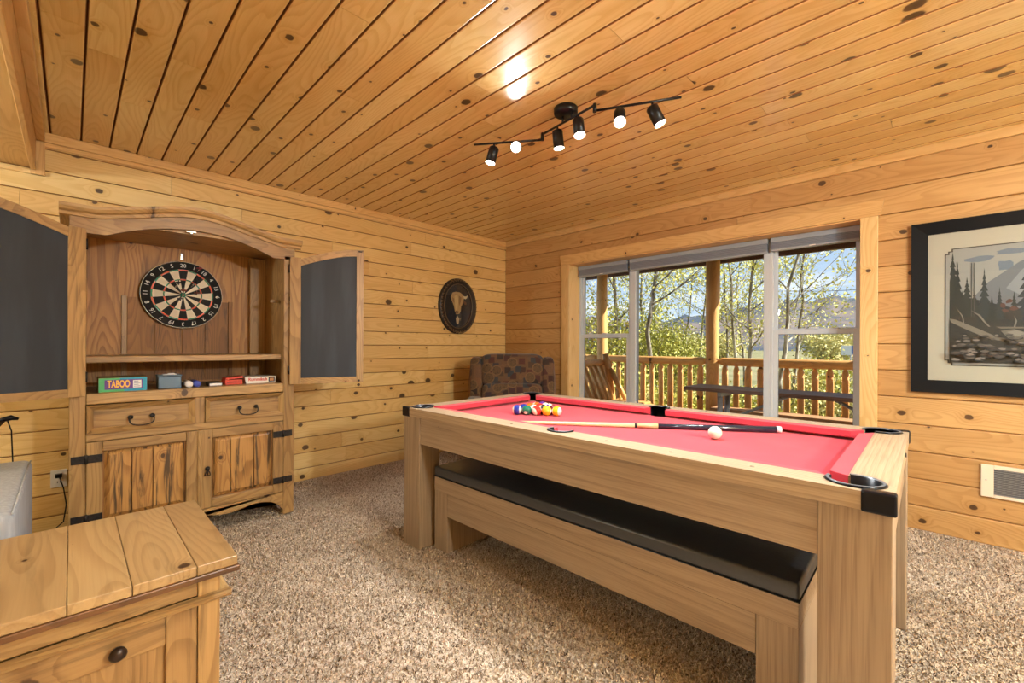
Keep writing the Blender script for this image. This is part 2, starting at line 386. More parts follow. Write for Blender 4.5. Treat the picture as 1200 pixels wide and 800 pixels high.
# ------------------------------------------------------------------ mesh builder
class MB:
    """collects shapes (world or local coordinates) and links them as ONE mesh object"""
    def __init__(self, off=(0, 0, 0)):
        self.bm = bmesh.new(); self.off = Vector(off); self.mats = []; self.cur = 0
    def slot(self, m):
        if m not in self.mats: self.mats.append(m)
        self.cur = self.mats.index(m); return self
    def _v(self, co): return self.bm.verts.new(Vector(co) - self.off)
    def face(self, vs):
        try:
            f = self.bm.faces.new(vs); f.material_index = self.cur; return f
        except ValueError: return None
    def hexa(self, pts):
        v = [self._v(p) for p in pts]
        for q in ((0, 3, 2, 1), (4, 5, 6, 7), (0, 1, 5, 4), (1, 2, 6, 5), (2, 3, 7, 6), (3, 0, 4, 7)): self.face([v[i] for i in q])
        return self
    def box(self, x0, x1, y0, y1, z0, z1, bev=0.0, seg=2):
        if x0 > x1: x0, x1 = x1, x0
        if y0 > y1: y0, y1 = y1, y0
        if z0 > z1: z0, z1 = z1, z0
        n0 = len(self.bm.verts)
        self.bm.verts.ensure_lookup_table()
        v = [self._v(p) for p in ((x0, y0, z0), (x1, y0, z0), (x1, y1, z0), (x0, y1, z0), (x0, y0, z1), (x1, y0, z1), (x1, y1, z1), (x0, y1, z1))]
        fs = [self.face([v[i] for i in q]) for q in ((0, 3, 2, 1), (4, 5, 6, 7), (0, 1, 5, 4), (1, 2, 6, 5), (2, 3, 7, 6), (3, 0, 4, 7))]
        if bev > 0:
            es = list({e for f in fs for e in f.edges})
            r = bmesh.ops.bevel(self.bm, geom=es, offset=bev, segments=seg, profile=0.5, affect='EDGES', clamp_overlap=True)
            for f in r['faces']: f.material_index = self.cur
        return self
    def prism(self, poly, axis, a, b):
        """polygon of 2-D points pushed along axis from a to b; 2-D axes are the other two in x,y,z order"""
        def P(q, t):
            if axis == 'z': return (q[0], q[1], t)
            if axis == 'y': return (q[0], t, q[1])
            return (t, q[0], q[1])
        lo = [self._v(P(q, a)) for q in poly]; hi = [self._v(P(q, b)) for q in poly]
        f1 = self.face(lo); f2 = self.face(hi[::-1])
        n = len(poly)
        for i in range(n): self.face([lo[i], hi[i], hi[(i + 1) % n], lo[(i + 1) % n]])
        if f1 and f2 and n > 4: bmesh.ops.triangulate(self.bm, faces=[f1, f2])
        return self
    def tube(self, pts, rad, seg=8, caps=True):
        pts = [Vector(p) for p in pts]
        if not isinstance(rad, (list, tuple)): rad = [rad] * len(pts)
        rings = []; up = None
        for i, p in enumerate(pts):
            a = pts[max(i - 1, 0)]; b = pts[min(i + 1, len(pts) - 1)]
            t = (b - a)
            if t.length < 1e-9: t = Vector((0, 0, 1))
            t.normalize()
            if up is None:
                up = Vector((0, 0, 1)) if abs(t.z) < 0.9 else Vector((1, 0, 0))
            s = t.cross(up)
            if s.length < 1e-6: s = t.orthogonal()
            s.normalize(); up = s.cross(t).normalized()
            rings.append([self._v(p + (s * math.cos(k * 2 * math.pi / seg) + up * math.sin(k * 2 * math.pi / seg)) * rad[i]) for k in range(seg)])
        for i in range(len(rings) - 1):
            for k in range(seg):
                f = self.face([rings[i][k], rings[i][(k + 1) % seg], rings[i + 1][(k + 1) % seg], rings[i + 1][k]])
                if f: f.smooth = True
        if caps:
            self.face(rings[0][::-1]); self.face(rings[-1])
        return self
    def lathe(self, prof, loc=(0, 0, 0), axis=(0, 0, 1), seg=24, a0=0.0, a1=360.0):
        """profile of (radius, height) turned about axis through loc"""
        ax = Vector(axis).normalized(); s = ax.orthogonal().normalized(); t = ax.cross(s)
        loc = Vector(loc); full = abs(a1 - a0) >= 359.9; cnt = seg if full else seg + 1
        rings = []
        for r, h in prof:
            if r < 1e-7 and full: rings.append([self._v(loc + ax * h)])
            else: rings.append([self._v(loc + ax * h + (s * math.cos(R(a0 + (a1 - a0) * k / seg)) + t * math.sin(R(a0 + (a1 - a0) * k / seg))) * r) for k in range(cnt)])
        for i in range(len(rings) - 1):
            A, B = rings[i], rings[i + 1]
            for k in range(seg):
                k2 = (k + 1) % cnt
                if len(A) == 1 and len(B) == 1: continue
                if len(A) == 1: f = self.face([A[0], B[k2], B[k]])
                elif len(B) == 1: f = self.face([A[k], A[k2], B[0]])
                else: f = self.face([A[k], A[k2], B[k2], B[k]])
                if f: f.smooth = True
        return self
    def puff(self, c, size, e=0.35, nu=20, nv=14):
        """upholstered block: superellipsoid"""
        def s(v, p): return math.copysign(abs(v) ** p, v)
        rows = []
        for i in range(nv + 1):
            ph = -math.pi / 2 + math.pi * i / nv
            row = []
            for j in range(nu):
                t = 2 * math.pi * j / nu
                row.append((c[0] + size[0] / 2 * s(math.cos(ph), e) * s(math.cos(t), e), c[1] + size[1] / 2 * s(math.cos(ph), e) * s(math.sin(t), e), c[2] + size[2] / 2 * s(math.sin(ph), e)))
            rows.append(row)
        bot = self._v(rows[0][0]); top = self._v(rows[-1][0])
        vs = [[self._v(q) for q in row] for row in rows[1:-1]]
        for j in range(nu):
            for f in (self.face([bot, vs[0][(j + 1) % nu], vs[0][j]]), self.face([vs[-1][j], vs[-1][(j + 1) % nu], top])):
                if f: f.smooth = True
        for i in range(len(vs) - 1):
            for j in range(nu):
                f = self.face([vs[i][j], vs[i][(j + 1) % nu], vs[i + 1][(j + 1) % nu], vs[i + 1][j]])
                if f: f.smooth = True
        return self
    def poly(self, pts):
        self.face([self._v(p) for p in pts]); return self
    def build(self, name, mat=None, parent=None, smooth=False, fix=True):
        if fix: bmesh.ops.recalc_face_normals(self.bm, faces=self.bm.faces)
        me = bpy.data.meshes.new(name); self.bm.to_mesh(me); self.bm.free()
        if mat is not None: me.materials.append(mat)
        for m in self.mats:
            if mat is None or m != mat: me.materials.append(m)
        if smooth:
            for f in me.polygons: f.use_smooth = True
        o = bpy.data.objects.new(name, me); C.objects.link(o)
        if parent: o.parent = parent
        return o

def tag(o, label, cat, group=None):
    o['label'] = label; o['category'] = cat
    if group: o['group'] = group
    return o
def thing(name, label, cat, loc=(0, 0, 0), rz=0.0, group=None):
    o = bpy.data.objects.new(name, None); C.objects.link(o); o.empty_display_size = 0.1
    o.location = loc; o.rotation_euler = (0, 0, rz)
    return tag(o, label, cat, group)
def struct(o, label=None):
    o['kind'] = 'structure'
    if label: o['label'] = label
    return o
def sempty(name, label=None, loc=(0, 0, 0)):
    o = bpy.data.objects.new(name, None); C.objects.link(o); o.location = loc
    return struct(o, label)
def text_mesh(name, s, size, mat, parent, mw, extrude=0.0004, align='CENTER', bold=0.0):
    cu = bpy.data.curves.new(name, 'FONT'); cu.body = s; cu.size = size; cu.align_x = align; cu.align_y = 'CENTER'
    cu.extrude = extrude; cu.offset = bold; cu.resolution_u = 3
    t = bpy.data.objects.new(name + '_tmp', cu); C.objects.link(t)
    dg = bpy.context.evaluated_depsgraph_get()
    me = bpy.data.meshes.new_from_object(t.evaluated_get(dg)); bpy.data.objects.remove(t); bpy.data.curves.remove(cu)
    me.name = name; me.materials.clear(); me.materials.append(mat)
    me.transform(mw)
    o = bpy.data.objects.new(name, me); C.objects.link(o); o.parent = parent
    return o
def copy_tree(o, parent=None):
    c = o.copy(); C.objects.link(c); c.parent = parent
    for ch in list(o.children): copy_tree(ch, c)
    return c

# ------------------------------------------------------------------ planks
PLANKS = {}
def plank_mesh(L, W, T, bev, mat):
    key = (round(L, 3), round(W, 3), round(T, 3), round(bev, 4), mat.name)
    if key in PLANKS: return PLANKS[key]
    h = W / 2; l = L / 2; g = 0.0012
    g = 0.0012 if mat != M_ceil else 0.0026
    prof = [(-h + g, -T), (-h + g, -bev * 0.8), (-h + g + bev * 0.35, -bev * 0.25), (-h + g + bev, 0), (h - g - bev, 0), (h - g - bev * 0.35, -bev * 0.25), (h - g, -bev * 0.8), (h - g, -T)]
    vs = []; e = 0.0008
    for x in (-l + e, l - e):
        for y, z in prof: vs.append((x, y, z))
    n = len(prof); fs = [tuple(range(n))[::-1], tuple(range(n, 2 * n))]
    for i in range(n): fs.append((i, (i + 1) % n, n + (i + 1) % n, n + i))
    me = bpy.data.meshes.new('plank'); me.from_pydata(vs, [], fs); me.materials.append(mat)
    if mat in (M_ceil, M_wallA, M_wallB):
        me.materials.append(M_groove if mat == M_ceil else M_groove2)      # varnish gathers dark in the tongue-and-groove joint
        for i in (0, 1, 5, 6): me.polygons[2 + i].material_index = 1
    me.update()
    PLANKS[key] = me
    return me
def plank(parent, c, L, W, T, dl, dw, nrm, mat, bev=0.004, name='plank'):
    me = plank_mesh(L, W, T, bev, mat)
    o = bpy.data.objects.new(name, me); C.objects.link(o); o.parent = parent
    dl, dw, nrm = Vector(dl), Vector(dw), Vector(nrm)
    m = Matrix(((dl.x, dw.x, nrm.x), (dl.y, dw.y, nrm.y), (dl.z, dw.z, nrm.z))).to_4x4()
    off = parent.location if parent else Vector()
    o.matrix_local = Matrix.Translation(Vector(c) - off) @ m
    return o

# ================================================================== THE ROOM
YA, XB, HC = 3.831, 3.763, 2.41
XL, YR = -3.2, -2.6        # walls behind the camera
T = 0.018
floor = struct(MB().box(XL, XB + 0.25, YR, YA + 0.1, -0.06, 0.0).build('floor', M_carpet), 'beige and brown shag carpet floor')
wall_left = struct(MB().box(XL, XB + 0.02, YA + T, YA + 0.12, 0, HC + 0.05).build('wall_left', M_backer), 'knotty pine plank wall behind the dartboard hutch')
# wall with the window opening: four blocks
WY0, WY1, WZ0, WZ1 = 0.395, 2.852, 0.50, 2.02
mb = MB()
mb.box(XB + T, XB + 0.30, WY1, YA + 0.1, 0, HC + 0.05); mb.box(XB + T, XB + 0.30, YR, WY0, 0, HC + 0.05)
mb.box(XB + T, XB + 0.30, WY0, WY1, 0, WZ0); mb.box(XB + T, XB + 0.30, WY0, WY1, WZ1, HC + 0.05)
wall_right = struct(mb.build('wall_right', M_backer), 'knotty pine plank wall with the wide window')
ceiling = struct(MB().box(XL, XB + 0.3, YR, YA + 0.1, HC + T, HC + 0.1).build('ceiling', M_backer), 'varnished knotty pine plank ceiling')
struct(MB().box(XL, XB + 0.3, YR - 0.1, YR, 0, HC + 0.05).build('wall_rear', M_wallA), 'pine wall behind the camera')
struct(MB().box(XL - 0.1, XL, YR - 0.1, YA + 0.1, 0, HC + 0.05).build('wall_far_left', M_wallA), 'pine wall left of the camera')

# wall_left planks (0.130 m boards)
rows = [0.0] + [0.1047 + k * 0.1302 for k in range(18)] + [HC]
random.seed(11)
for i in range(len(rows) - 1):
    z0, z1 = rows[i], rows[i + 1]
    cuts = [XL]
    x = XL + random.uniform(0.4, 1.6)
    while x < XB - 0.35:
        cuts.append(x); x += random.choice([1.22, 1.5, 1.83, 2.1, 2.44])
    cuts.append(XB)
    for a, b in zip(cuts, cuts[1:]):
        plank(wall_left, ((a + b) / 2, YA, (z0 + z1) / 2), b - a, z1 - z0, T - 0.002, (1, 0, 0), (0, 0, 1), (0, -1, 0), M_wallA, 0.006)
# wall_right planks (0.170 m boards) cut round the casing
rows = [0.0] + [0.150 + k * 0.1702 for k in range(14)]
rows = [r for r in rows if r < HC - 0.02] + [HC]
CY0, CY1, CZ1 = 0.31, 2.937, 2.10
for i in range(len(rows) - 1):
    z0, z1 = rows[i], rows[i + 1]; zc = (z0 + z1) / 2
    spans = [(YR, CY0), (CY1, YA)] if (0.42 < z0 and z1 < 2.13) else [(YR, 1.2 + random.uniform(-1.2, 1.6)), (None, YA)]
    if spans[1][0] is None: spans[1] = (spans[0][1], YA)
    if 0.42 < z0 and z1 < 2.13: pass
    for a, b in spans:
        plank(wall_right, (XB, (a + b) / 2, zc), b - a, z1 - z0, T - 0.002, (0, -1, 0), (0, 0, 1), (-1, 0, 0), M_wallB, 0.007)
# ceiling planks run away from the left wall's normal (along Y), 0.131 m boards
random.seed(5)
x = -0.092 - 0.131 * 1
k = 0
while x < XB:
    x1 = min(x + 0.131, XB)
    cut = random.uniform(0.2, 3.2)
    for a, b in ((YR, cut), (cut, YA)):
        plank(ceiling, ((x + x1) / 2, (a + b) / 2, HC), b - a, x1 - x, T - 0.002, (0, 1, 0), (1, 0, 0), (0, 0, -1), M_ceil, 0.007)
    x = x1
struct(MB().box(XL, -0.225, YR, YA, HC - 0.002, HC + 0.02).build('ceiling_rear', M_ceil), 'pine ceiling beyond the boxed beam')

# trims
o = struct(MB().box(-0.12, XB, YA - 0.026, YA, 2.352, HC, 0.004).box(-0.12, XB, YA - 0.014, YA, 2.325, 2.352, 0.003).build('trim_1', M_trim), 'pine moulding where plank wall meets ceiling')
M_trimY = wood('pine_trim_y', (232, 198, 138), (206, 160, 92), 'Y', density=0.35, kr=0.010, rough=0.42)
M_trimZ = wood('pine_trim_z', (232, 198, 138), (206, 160, 92), 'Z', density=0.35, kr=0.010, rough=0.42)
struct(MB().box(XB - 0.024, XB, YR, YA - 0.026, 2.352, HC, 0.004).build('trim_2', M_trimY), 'pine moulding above the window wall')
# boxed beam at the top left
bm_ = sempty('trim_3', 'boxed pine beam along the ceiling at the top left', (-0.4, 0.6, 2.18))
mbo = (-0.4, 0.6, 2.18)
M_beamY = wood('pine_beam_y', (222, 186, 124), (190, 144, 80), 'Y', density=0.3, kr=0.012, rough=0.45)
MB(mbo).box(-0.70, -0.172, YR, YA, 2.19, HC).build('beam_underside', M_beamY, bm_)
MB(mbo).box(-0.172, -0.150, YR, YA, 2.172, HC, 0.003).build('beam_side_board', M_trimY, bm_)
MB(mbo).box(-0.150, -0.113, YR, YA - 0.03, 2.352, HC, 0.003).build('corner_strip', M_trimY, bm_)
MB(mbo).box(-0.172, -0.113, YA - 0.022, YA, 2.15, 2.352, 0.003).build('end_block', M_trimZ, bm_)
MB(mbo).box(-1.2, -0.113, YA - 0.016, YA, 2.150, 2.172, 0.003).build('ledger_strip', M_trim, bm_)

# window casing and lining
XC = XB - 0.02
tr = sempty('trim_4', 'pine casing round the wide window', (XB, 1.62, 0.5)); to = tuple(tr.location)
MB(to).prism([(0.272, 2.122), (2.969, 2.122), (2.952, 2.02), (0.289, 2.02)], 'x', XC, XB + 0.001).build('head_casing', M_trimY, tr)
MB(to).box(XC, XB + 0.001, WY1, 2.945, 0.46, 2.02, 0.003).build('side_casing', M_trimZ, tr)
MB(to).box(XC, XB + 0.001, 0.302, WY0, 0.46, 2.02, 0.003).build('side_casing', M_trimZ, tr)
MB(to).box(XC - 0.02, XB + 0.24, 0.28, 2.967, 0.455, 0.49, 0.004).build('window_sill', M_trimY, tr)
M_jamb = wood('pine_jamb', (238, 204, 144), (214, 168, 104), 'Z', density=0.3, kr=0.010, rough=0.45)
M_jambY = wood('pine_jamb_y', (238, 204, 144), (214, 168, 104), 'Y', density=0.3, kr=0.010, rough=0.45)
MB(to).box(XB, XB + 0.25, WY1 - 0.001, WY1 + 0.02, 0.49, 2.02).build('jamb_lining', M_jamb, tr)
MB(to).box(XB, XB + 0.25, WY0 - 0.02, WY0 + 0.001, 0.49, 2.02).build('jamb_lining', M_jamb, tr)
MB(to).box(XB, XB + 0.25, WY0, WY1, 2.012, 2.032).build('head_lining', M_jambY, tr)

# the three window units, frames 3.935 - 4.00
XW = 3.945; XE = 4.0
def frame_ring(mbx, x0, x1, y0, y1, z0, z1, w_, bev=0.003):
    mbx.box(x0, x1, y0, y0 + w_, z0, z1, bev); mbx.box(x0, x1, y1 - w_, y1, z0, z1, bev)
    mbx.box(x0, x1, y0 + w_, y1 - w_, z0, z0 + w_, bev); mbx.box(x0, x1, y0 + w_, y1 - w_, z1 - w_, z1, bev)
def hung_window(name, y0, y1, label, zr):
    r = sempty(name, label, (XW, (y0 + y1) / 2, 0.49)); of = tuple(r.location)
    m = MB(of); frame_ring(m, XW, XE + 0.02, y0, y1, 0.49, 2.012, 0.022); m.build('frame', M_frame, r)
    # upper sash set back, lower sash in front
    m = MB(of); frame_ring(m, XW + 0.035, XW + 0.06, y0 + 0.02, y1 - 0.02, zr, 1.995, 0.028); s = m.build('upper_sash', M_frame, r)
    MB(of).box(XW + 0.046, XW + 0.05, y0 + 0.04, y1 - 0.04, zr + 0.02, 1.97).build('pane', M_glass, s)
    m = MB(of); frame_ring(m, XW + 0.008, XW + 0.034, y0 + 0.02, y1 - 0.02, 0.512, zr + 0.02, 0.038); s = m.build('lower_sash', M_frame, r)
    MB(of).box(XW + 0.018, XW + 0.022, y0 + 0.05, y1 - 0.05, 0.54, zr - 0.01).build('pane', M_glass, s)
    g = MB(of); frame_ring(g, XW + 0.014, XW + 0.017, y0 + 0.055, y1 - 0.055, 0.547, zr - 0.016, 0.004, 0); g.build('gasket', M_gasket, s)
    lk = MB(of).box(XW + 0.002, XW + 0.03, (y0 + y1) / 2 - 0.03, (y0 + y1) / 2 + 0.03, zr + 0.02, zr + 0.034, 0.003).build('sash_lock', M_frame, r)
    return r
hung_window('window_1', 2.215, 2.852, 'left double-hung sash of the wide window', 1.25)
r = sempty('window_2', 'wide fixed middle pane of the window', (XW, 1.6, 0.49)); of = tuple(r.location)
m = MB(of); frame_ring(m, XW, XE + 0.02, 0.985, 2.215, 0.49, 2.012, 0.045); m.build('frame', M_frame, r)
MB(of).box(XW + 0.03, XW + 0.034, 1.02, 2.18, 0.52, 1.98).build('pane', M_glass, r)
hung_window('window_3', 0.395, 0.985, 'right double-hung sash of the wide window', 1.265)

# carpet pile
def carpet_pile():
    rng = np.random.default_rng(3)
    zones = [((-0.3, 3.74), (-0.25, 3.80), 15000), ((1.4, 3.74), (-1.1, -0.25), 11000)]
    pts = []
    for (x0, x1), (y0, y1), dens in zones:
        n = int((x1 - x0) * (y1 - y0) * dens)
        pts.append(np.c_[rng.uniform(x0, x1, n), rng.uniform(y0, y1, n)])
    P = np.vstack(pts)
    # in front of the camera's feet only
    fw = P[:, 0] * math.cos(_th) + P[:, 1] * math.sin(_th)
    P = P[fw > 1.0]; n = len(P)
    ang = rng.uniform(0, 2 * np.pi, n); lean = rng.uniform(0.002, 0.013, n); h = rng.uniform(0.007, 0.014, n); wd = rng.uniform(0.0020, 0.0038, n)
    la = rng.uniform(0, 2 * np.pi, n)
    sx, sy = np.cos(ang) * wd, np.sin(ang) * wd
    lx, ly = np.cos(la) * lean, np.sin(la) * lean
    V = np.zeros((n, 6, 3), np.float32)
    V[:, 0] = np.c_[P[:, 0] - sx, P[:, 1] - sy, np.zeros(n)]
    V[:, 1] = np.c_[P[:, 0] + sx, P[:, 1] + sy, np.zeros(n)]
    V[:, 2] = np.c_[P[:, 0] - sy * 0.9 + lx * .4, P[:, 1] + sx * 0.9 + ly * .4, h * .62]
    V[:, 3] = np.c_[P[:, 0] + sy * 0.9 + lx * .4, P[:, 1] - sx * 0.9 + ly * .4, h * .62]
    V[:, 4] = np.c_[P[:, 0] + lx - sx * .55, P[:, 1] + ly - sy * .55, h]
    V[:, 5] = np.c_[P[:, 0] + lx + sx * .55, P[:, 1] + ly + sy * .55, h * .93]
    base = (np.arange(n) * 6)[:, None]
    F = np.concatenate([base + np.array([[0, 1, 3, 2]]), base + np.array([[2, 3, 5, 4]])], 1).reshape(-1, 4)
    me = bpy.data.meshes.new('carpet_pile')
    me.vertices.add(n * 6); me.vertices.foreach_set('co', V.reshape(-1))
    me.loops.add(len(F) * 4); me.loops.foreach_set('vertex_index', F.reshape(-1).astype(np.int32))
    me.polygons.add(len(F)); me.polygons.foreach_set('loop_start', np.arange(len(F), dtype=np.int32) * 4)
    me.update(calc_edges=True)
    at = me.attributes.new('tone', 'FLOAT', 'POINT')
    tone = np.clip(rng.normal(0.55, 0.26, n), 0, 1).astype(np.float32)
    at.data.foreach_set('value', np.repeat(tone, 6))
    me.materials.append(M_tuft)
    o = bpy.data.objects.new('carpet_pile', me); C.objects.link(o)
    o['kind'] = 'stuff'; tag(o, 'twisted beige and brown shag yarn covering the floor', 'carpet')
carpet_pile()

# ================================================================== POOL TABLE
PT_LOC = (1.943, 1.165, 0.0); PT_ROT = R(1.0)
HX, HY = 0.565, 1.077
ZT, ZR, ZCL = 0.792, 0.745, 0.747
def arc(cx, cy, r, a0, a1, n=10):
    return [(cx + r * math.cos(R(a0 + (a1 - a0) * i / n)), cy + r * math.sin(R(a0 + (a1 - a0) * i / n))) for i in range(n + 1)]
def pool_table():
    t = thing('pool_table', 'light oak pool table with red cloth and black pockets', 'pool table', PT_LOC, PT_ROT)
    for sx in (-1, 1):
        for sy in (-1, 1):
            m = MB()
            x0, x1 = sorted((sx * (HX - 0.006), sx * (HX - 0.148))); y0, y1 = sorted((sy * (HY - 0.004), sy * (HY - 0.156)))
            m.box(x0, x1, y0, y1, 0.004, ZR, 0.003)
            m.build('leg', M_oakZ, t)
    for sx in (-1, 1):
        MB().box(sx * (HX - 0.012), sx * (HX - 0.040), -(HY - 0.1562), HY - 0.1562, 0.597, ZR, 0.002).build('apron', M_oakY, t)
    for sy in (-1, 1):
        MB().box(-(HX - 0.1482), HX - 0.1482, sy * (HY - 0.012), sy * (HY - 0.040), 0.597, ZR, 0.002).build('apron', M_oakX, t)
    # cloth bed with pocket cut-outs
    RX, RY = HX - 0.105, HY - 0.105     # cushion line
    pc = (HX - 0.085, HY - 0.085); pr = 0.058; sr = 0.050
    bx, by = HX - 0.06, HY - 0.06
    def corner(sx, sy, a0, a1): return arc(sx * pc[0], sy * pc[1], pr, a0, a1, 12)
    poly = []
    q = 0.0382
    dx = pc[0] - RX; e = math.sqrt(pr * pr - dx * dx)
    # rectangle RX,RY with circular bites at the corners and sides
    a = math.degrees(math.atan2(e, -dx))
    poly += [(-RX, sr * 0.95)] + arc(-RX - 0.012, 0, sr, 72, -72, 10) + [(-RX, -sr * 0.95)]
    def bite(sx, sy):
        pts = []
        # arc on the table side of the pocket circle
        c0 = (sx * pc[0], sy * pc[1])
        pA = (sx * RX, c0[1] - sy * e); pB = (c0[0] - sx * e, sy * RY)
        aA = math.degrees(math.atan2(pA[1] - c0[1], pA[0] - c0[0])); aB = math.degrees(math.atan2(pB[1] - c0[1], pB[0] - c0[0]))
        d = (aB - aA + 180) % 360 - 180
        return arc(c0[0], c0[1], pr, aA, aA + d, 8)
    poly += bite(-1, -1); poly += bite(1, -1)[::-1]
    poly += [(RX, -sr * 0.95)] + arc(RX + 0.012, 0, sr, 252, 108, 10) + [(RX, sr * 0.95)]
    poly += bite(1, 1); poly += bite(-1, 1)[::-1]
    MB().prism(poly, 'z', ZCL - 0.02, ZCL).build('cloth_bed', M_felt, t)
    # slate frame under the bed so nothing shows through the pockets
    MB().box(-HX + 0.045, HX - 0.045, -HY + 0.045, HY - 0.045, 0.60, 0.64).build('under_frame', M_black, t)
    # wooden top rails with pocket notches
    for sx in (-1, 1):
        m = MB(); pts = []
        pts += [(-HX, -HY), (-RX, -HY), (-RX, -pc[1] - e)]
        a0 = math.degrees(math.atan2(-e, dx))
        pts += arc(-pc[0], -pc[1], pr, 360 + a0, 360 + a0 - (360 + 2 * a0), 14)
        pts += [(-RX, -sr)] + arc(-RX - 0.012, 0, sr, -76, -284, 12) + [(-RX, sr)]
        pts += [(x, -y) for x, y in (arc(-pc[0], -pc[1], pr, 360 + a0, 360 + a0 - (360 + 2 * a0), 14)[::-1])]
        pts += [(-RX, HY), (-HX, HY)]
        pts = [(x * (1 if sx < 0 else -1), y) for x, y in pts]
        m.prism(pts, 'z', ZR, ZT).build('rail', M_railY, t)
    for sy in (-1, 1):
        fx = math.sqrt(pr * pr - (pc[1] - RY) ** 2)
        pts = [(-RX, -HY), (RX, -HY)]
        aa = math.degrees(math.atan2(-e, -dx)); ab = math.degrees(math.atan2(pc[1] - RY, -fx))
        rb = arc(pc[0], -pc[1], pr, aa % 360, ab % 360, 8)
        pts += rb + [(-x, y) for x, y in rb[::-1]]
        pts = [(x, y * (1 if sy < 0 else -1)) for x, y in pts]
        MB().prism(pts, 'z', ZR, ZT).build('rail', M_railX, t)
    # cushions
    cw = 0.048
    def cushion(p0, p1, n0, n1):
        def z(p, h): return (p[0], p[1], h)
        MB().hexa([z(p0, ZCL), z(p1, ZCL), z(n1, ZCL + 0.016), z(n0, ZCL + 0.016), z(p0, ZT - 0.001), z(p1, ZT - 0.001), z(n1, ZT - 0.004), z(n0, ZT - 0.004)]).build('cushion', M_felt, t)
    for sx in (-1, 1):
        for sy in (-1, 1):
            cushion((sx * RX, sy * 0.047), (sx * RX, sy * (pc[1] - e - 0.004)), (sx * (RX - cw), sy * 0.062), (sx * (RX - cw), sy * (pc[1] - e - 0.044)))
    for sy in (-1, 1):
        cushion((-(pc[0] - e - 0.004), sy * RY), (pc[0] - e - 0.004, sy * RY), (-(pc[0] - e - 0.044), sy * (RY - cw)), (pc[0] - e - 0.044, sy * (RY - cw)))
    # pocket liners (black walls) with rims, and corner caps
    def liner(cx, cy, r, a0, a1):
        m = MB()
        m.lathe([(r - 0.0035, 0.0), (r - 0.0035, ZT + 0.004 - 0.66), (r + 0.007, ZT + 0.006 - 0.66), (r + 0.011, ZT + 0.001 - 0.66), (r - 0.001, ZT + 0.0008 - 0.66), (r - 0.001, 0.0), (r - 0.0035, 0.0)], (cx, cy, 0.66), (0, 0, 1), 26, a0, a1)
        p = m.build('pocket_liner', M_black, t)
        zz = ZT + 0.0064 - 0.66
        MB().lathe([(r - 0.001, zz - 0.002), (r + 0.001, zz), (r + 0.0065, zz), (r + 0.0085, zz - 0.0035), (r - 0.001, zz - 0.002)], (cx, cy, 0.66), (0, 0, 1), 26, a0, a1).build('rim_highlight', plain('rim_highlight_grey', (120, 122, 126), 0.35, 0.4), p)  # window highlight on the glossy black rim, put in as a grey ring
        MB().lathe([(0.0, 0.001), (r - 0.003, 0.001), (r - 0.003, 0.0), (0.0, 0.0)], (cx, cy, 0.66), (0, 0, 1), 20).build('pocket_net', M_pu, p)
    # lathe angle origin for axis z: orthogonal() of z
    s0 = Vector((0, 0, 1)).orthogonal(); base = math.degrees(math.atan2(s0.y, s0.x))
    for sx in (-1, 1):
        for sy in (-1, 1):
            mid = math.degrees(math.atan2(sy, sx))
            liner(sx * pc[0], sy * pc[1], pr, mid - 150 - base, mid + 150 - base)
        liner(sx * (RX + 0.012), 0, sr, (0 if sx > 0 else 180) - 104 - base, (0 if sx > 0 else 180) + 104 - base)
    for sx in (-1, 1):
        for sy in (-1, 1):
            x0, x1 = sorted((sx * (HX + 0.004), sx * (HX - 0.030))); y0, y1 = sorted((sy * (HY + 0.004), sy * (HY - 0.066)))
            MB().box(x0, x1, y0, y1, ZR - 0.004, ZT + 0.004, 0.006, 3).build('corner_cap', M_black, t)
    # rail sights
    for sx in (-1, 1):
        for y in (-0.75, -0.5, -0.25, 0.25, 0.5, 0.75):
            MB().lathe([(0.0, 0.0), (0.006, 0.0), (0.006, 0.001), (0.0, 0.0012)], (sx * (HX - 0.05), y * HY * 0.93, ZT - 0.0002), (0, 0, 1), 10).build('rail_sight', M_chrome, t)
    MB().lathe([(0.0, 0.0), (0.008, 0.0), (0.008, 0.003), (0.0, 0.003)], (0.12, -HY, 0.77), (0, -1, 0), 12).build('level_badge', M_blackm, t)
    return t
pool = pool_table()

# bench
def bench():
    t = thing('dining_bench', 'low oak bench with black padded seat tucked under the pool table', 'bench', (1.655, 1.171, 0.0), PT_ROT)
    hx, hy = 0.19, 0.876
    for sy in (-1, 1):
        y0, y1 = sorted((sy * hy, sy * (hy - 0.112)))
        MB().box(-hx + 0.002, hx - 0.002, y0, y1, 0.004, 0.333, 0.002).build('leg', M_oakZ, t)
    MB().box(-hx, hx, -hy, hy, 0.333, 0.412, 0.002).build('seat_frame', M_oakY, t)
    for sx in (-1, 1):
        x0, x1 = sorted((sx * (hx - 0.002), sx * (hx - 0.024)))
        MB().box(x0, x1, -(hy - 0.113), hy - 0.113, 0.208, 0.332, 0.002).build('apron', M_oakY, t)
    c = MB().box(-hx - 0.002, hx + 0.002, -hy - 0.002, hy + 0.002, 0.4125, 0.467, 0.012, 4).build('seat_pad', M_pu, t, True)
    MB().box(-hx - 0.004, hx + 0.004, -hy - 0.004, hy + 0.004, 0.4118, 0.4155, 0.0015).build('piping', M_black, c)
bench()

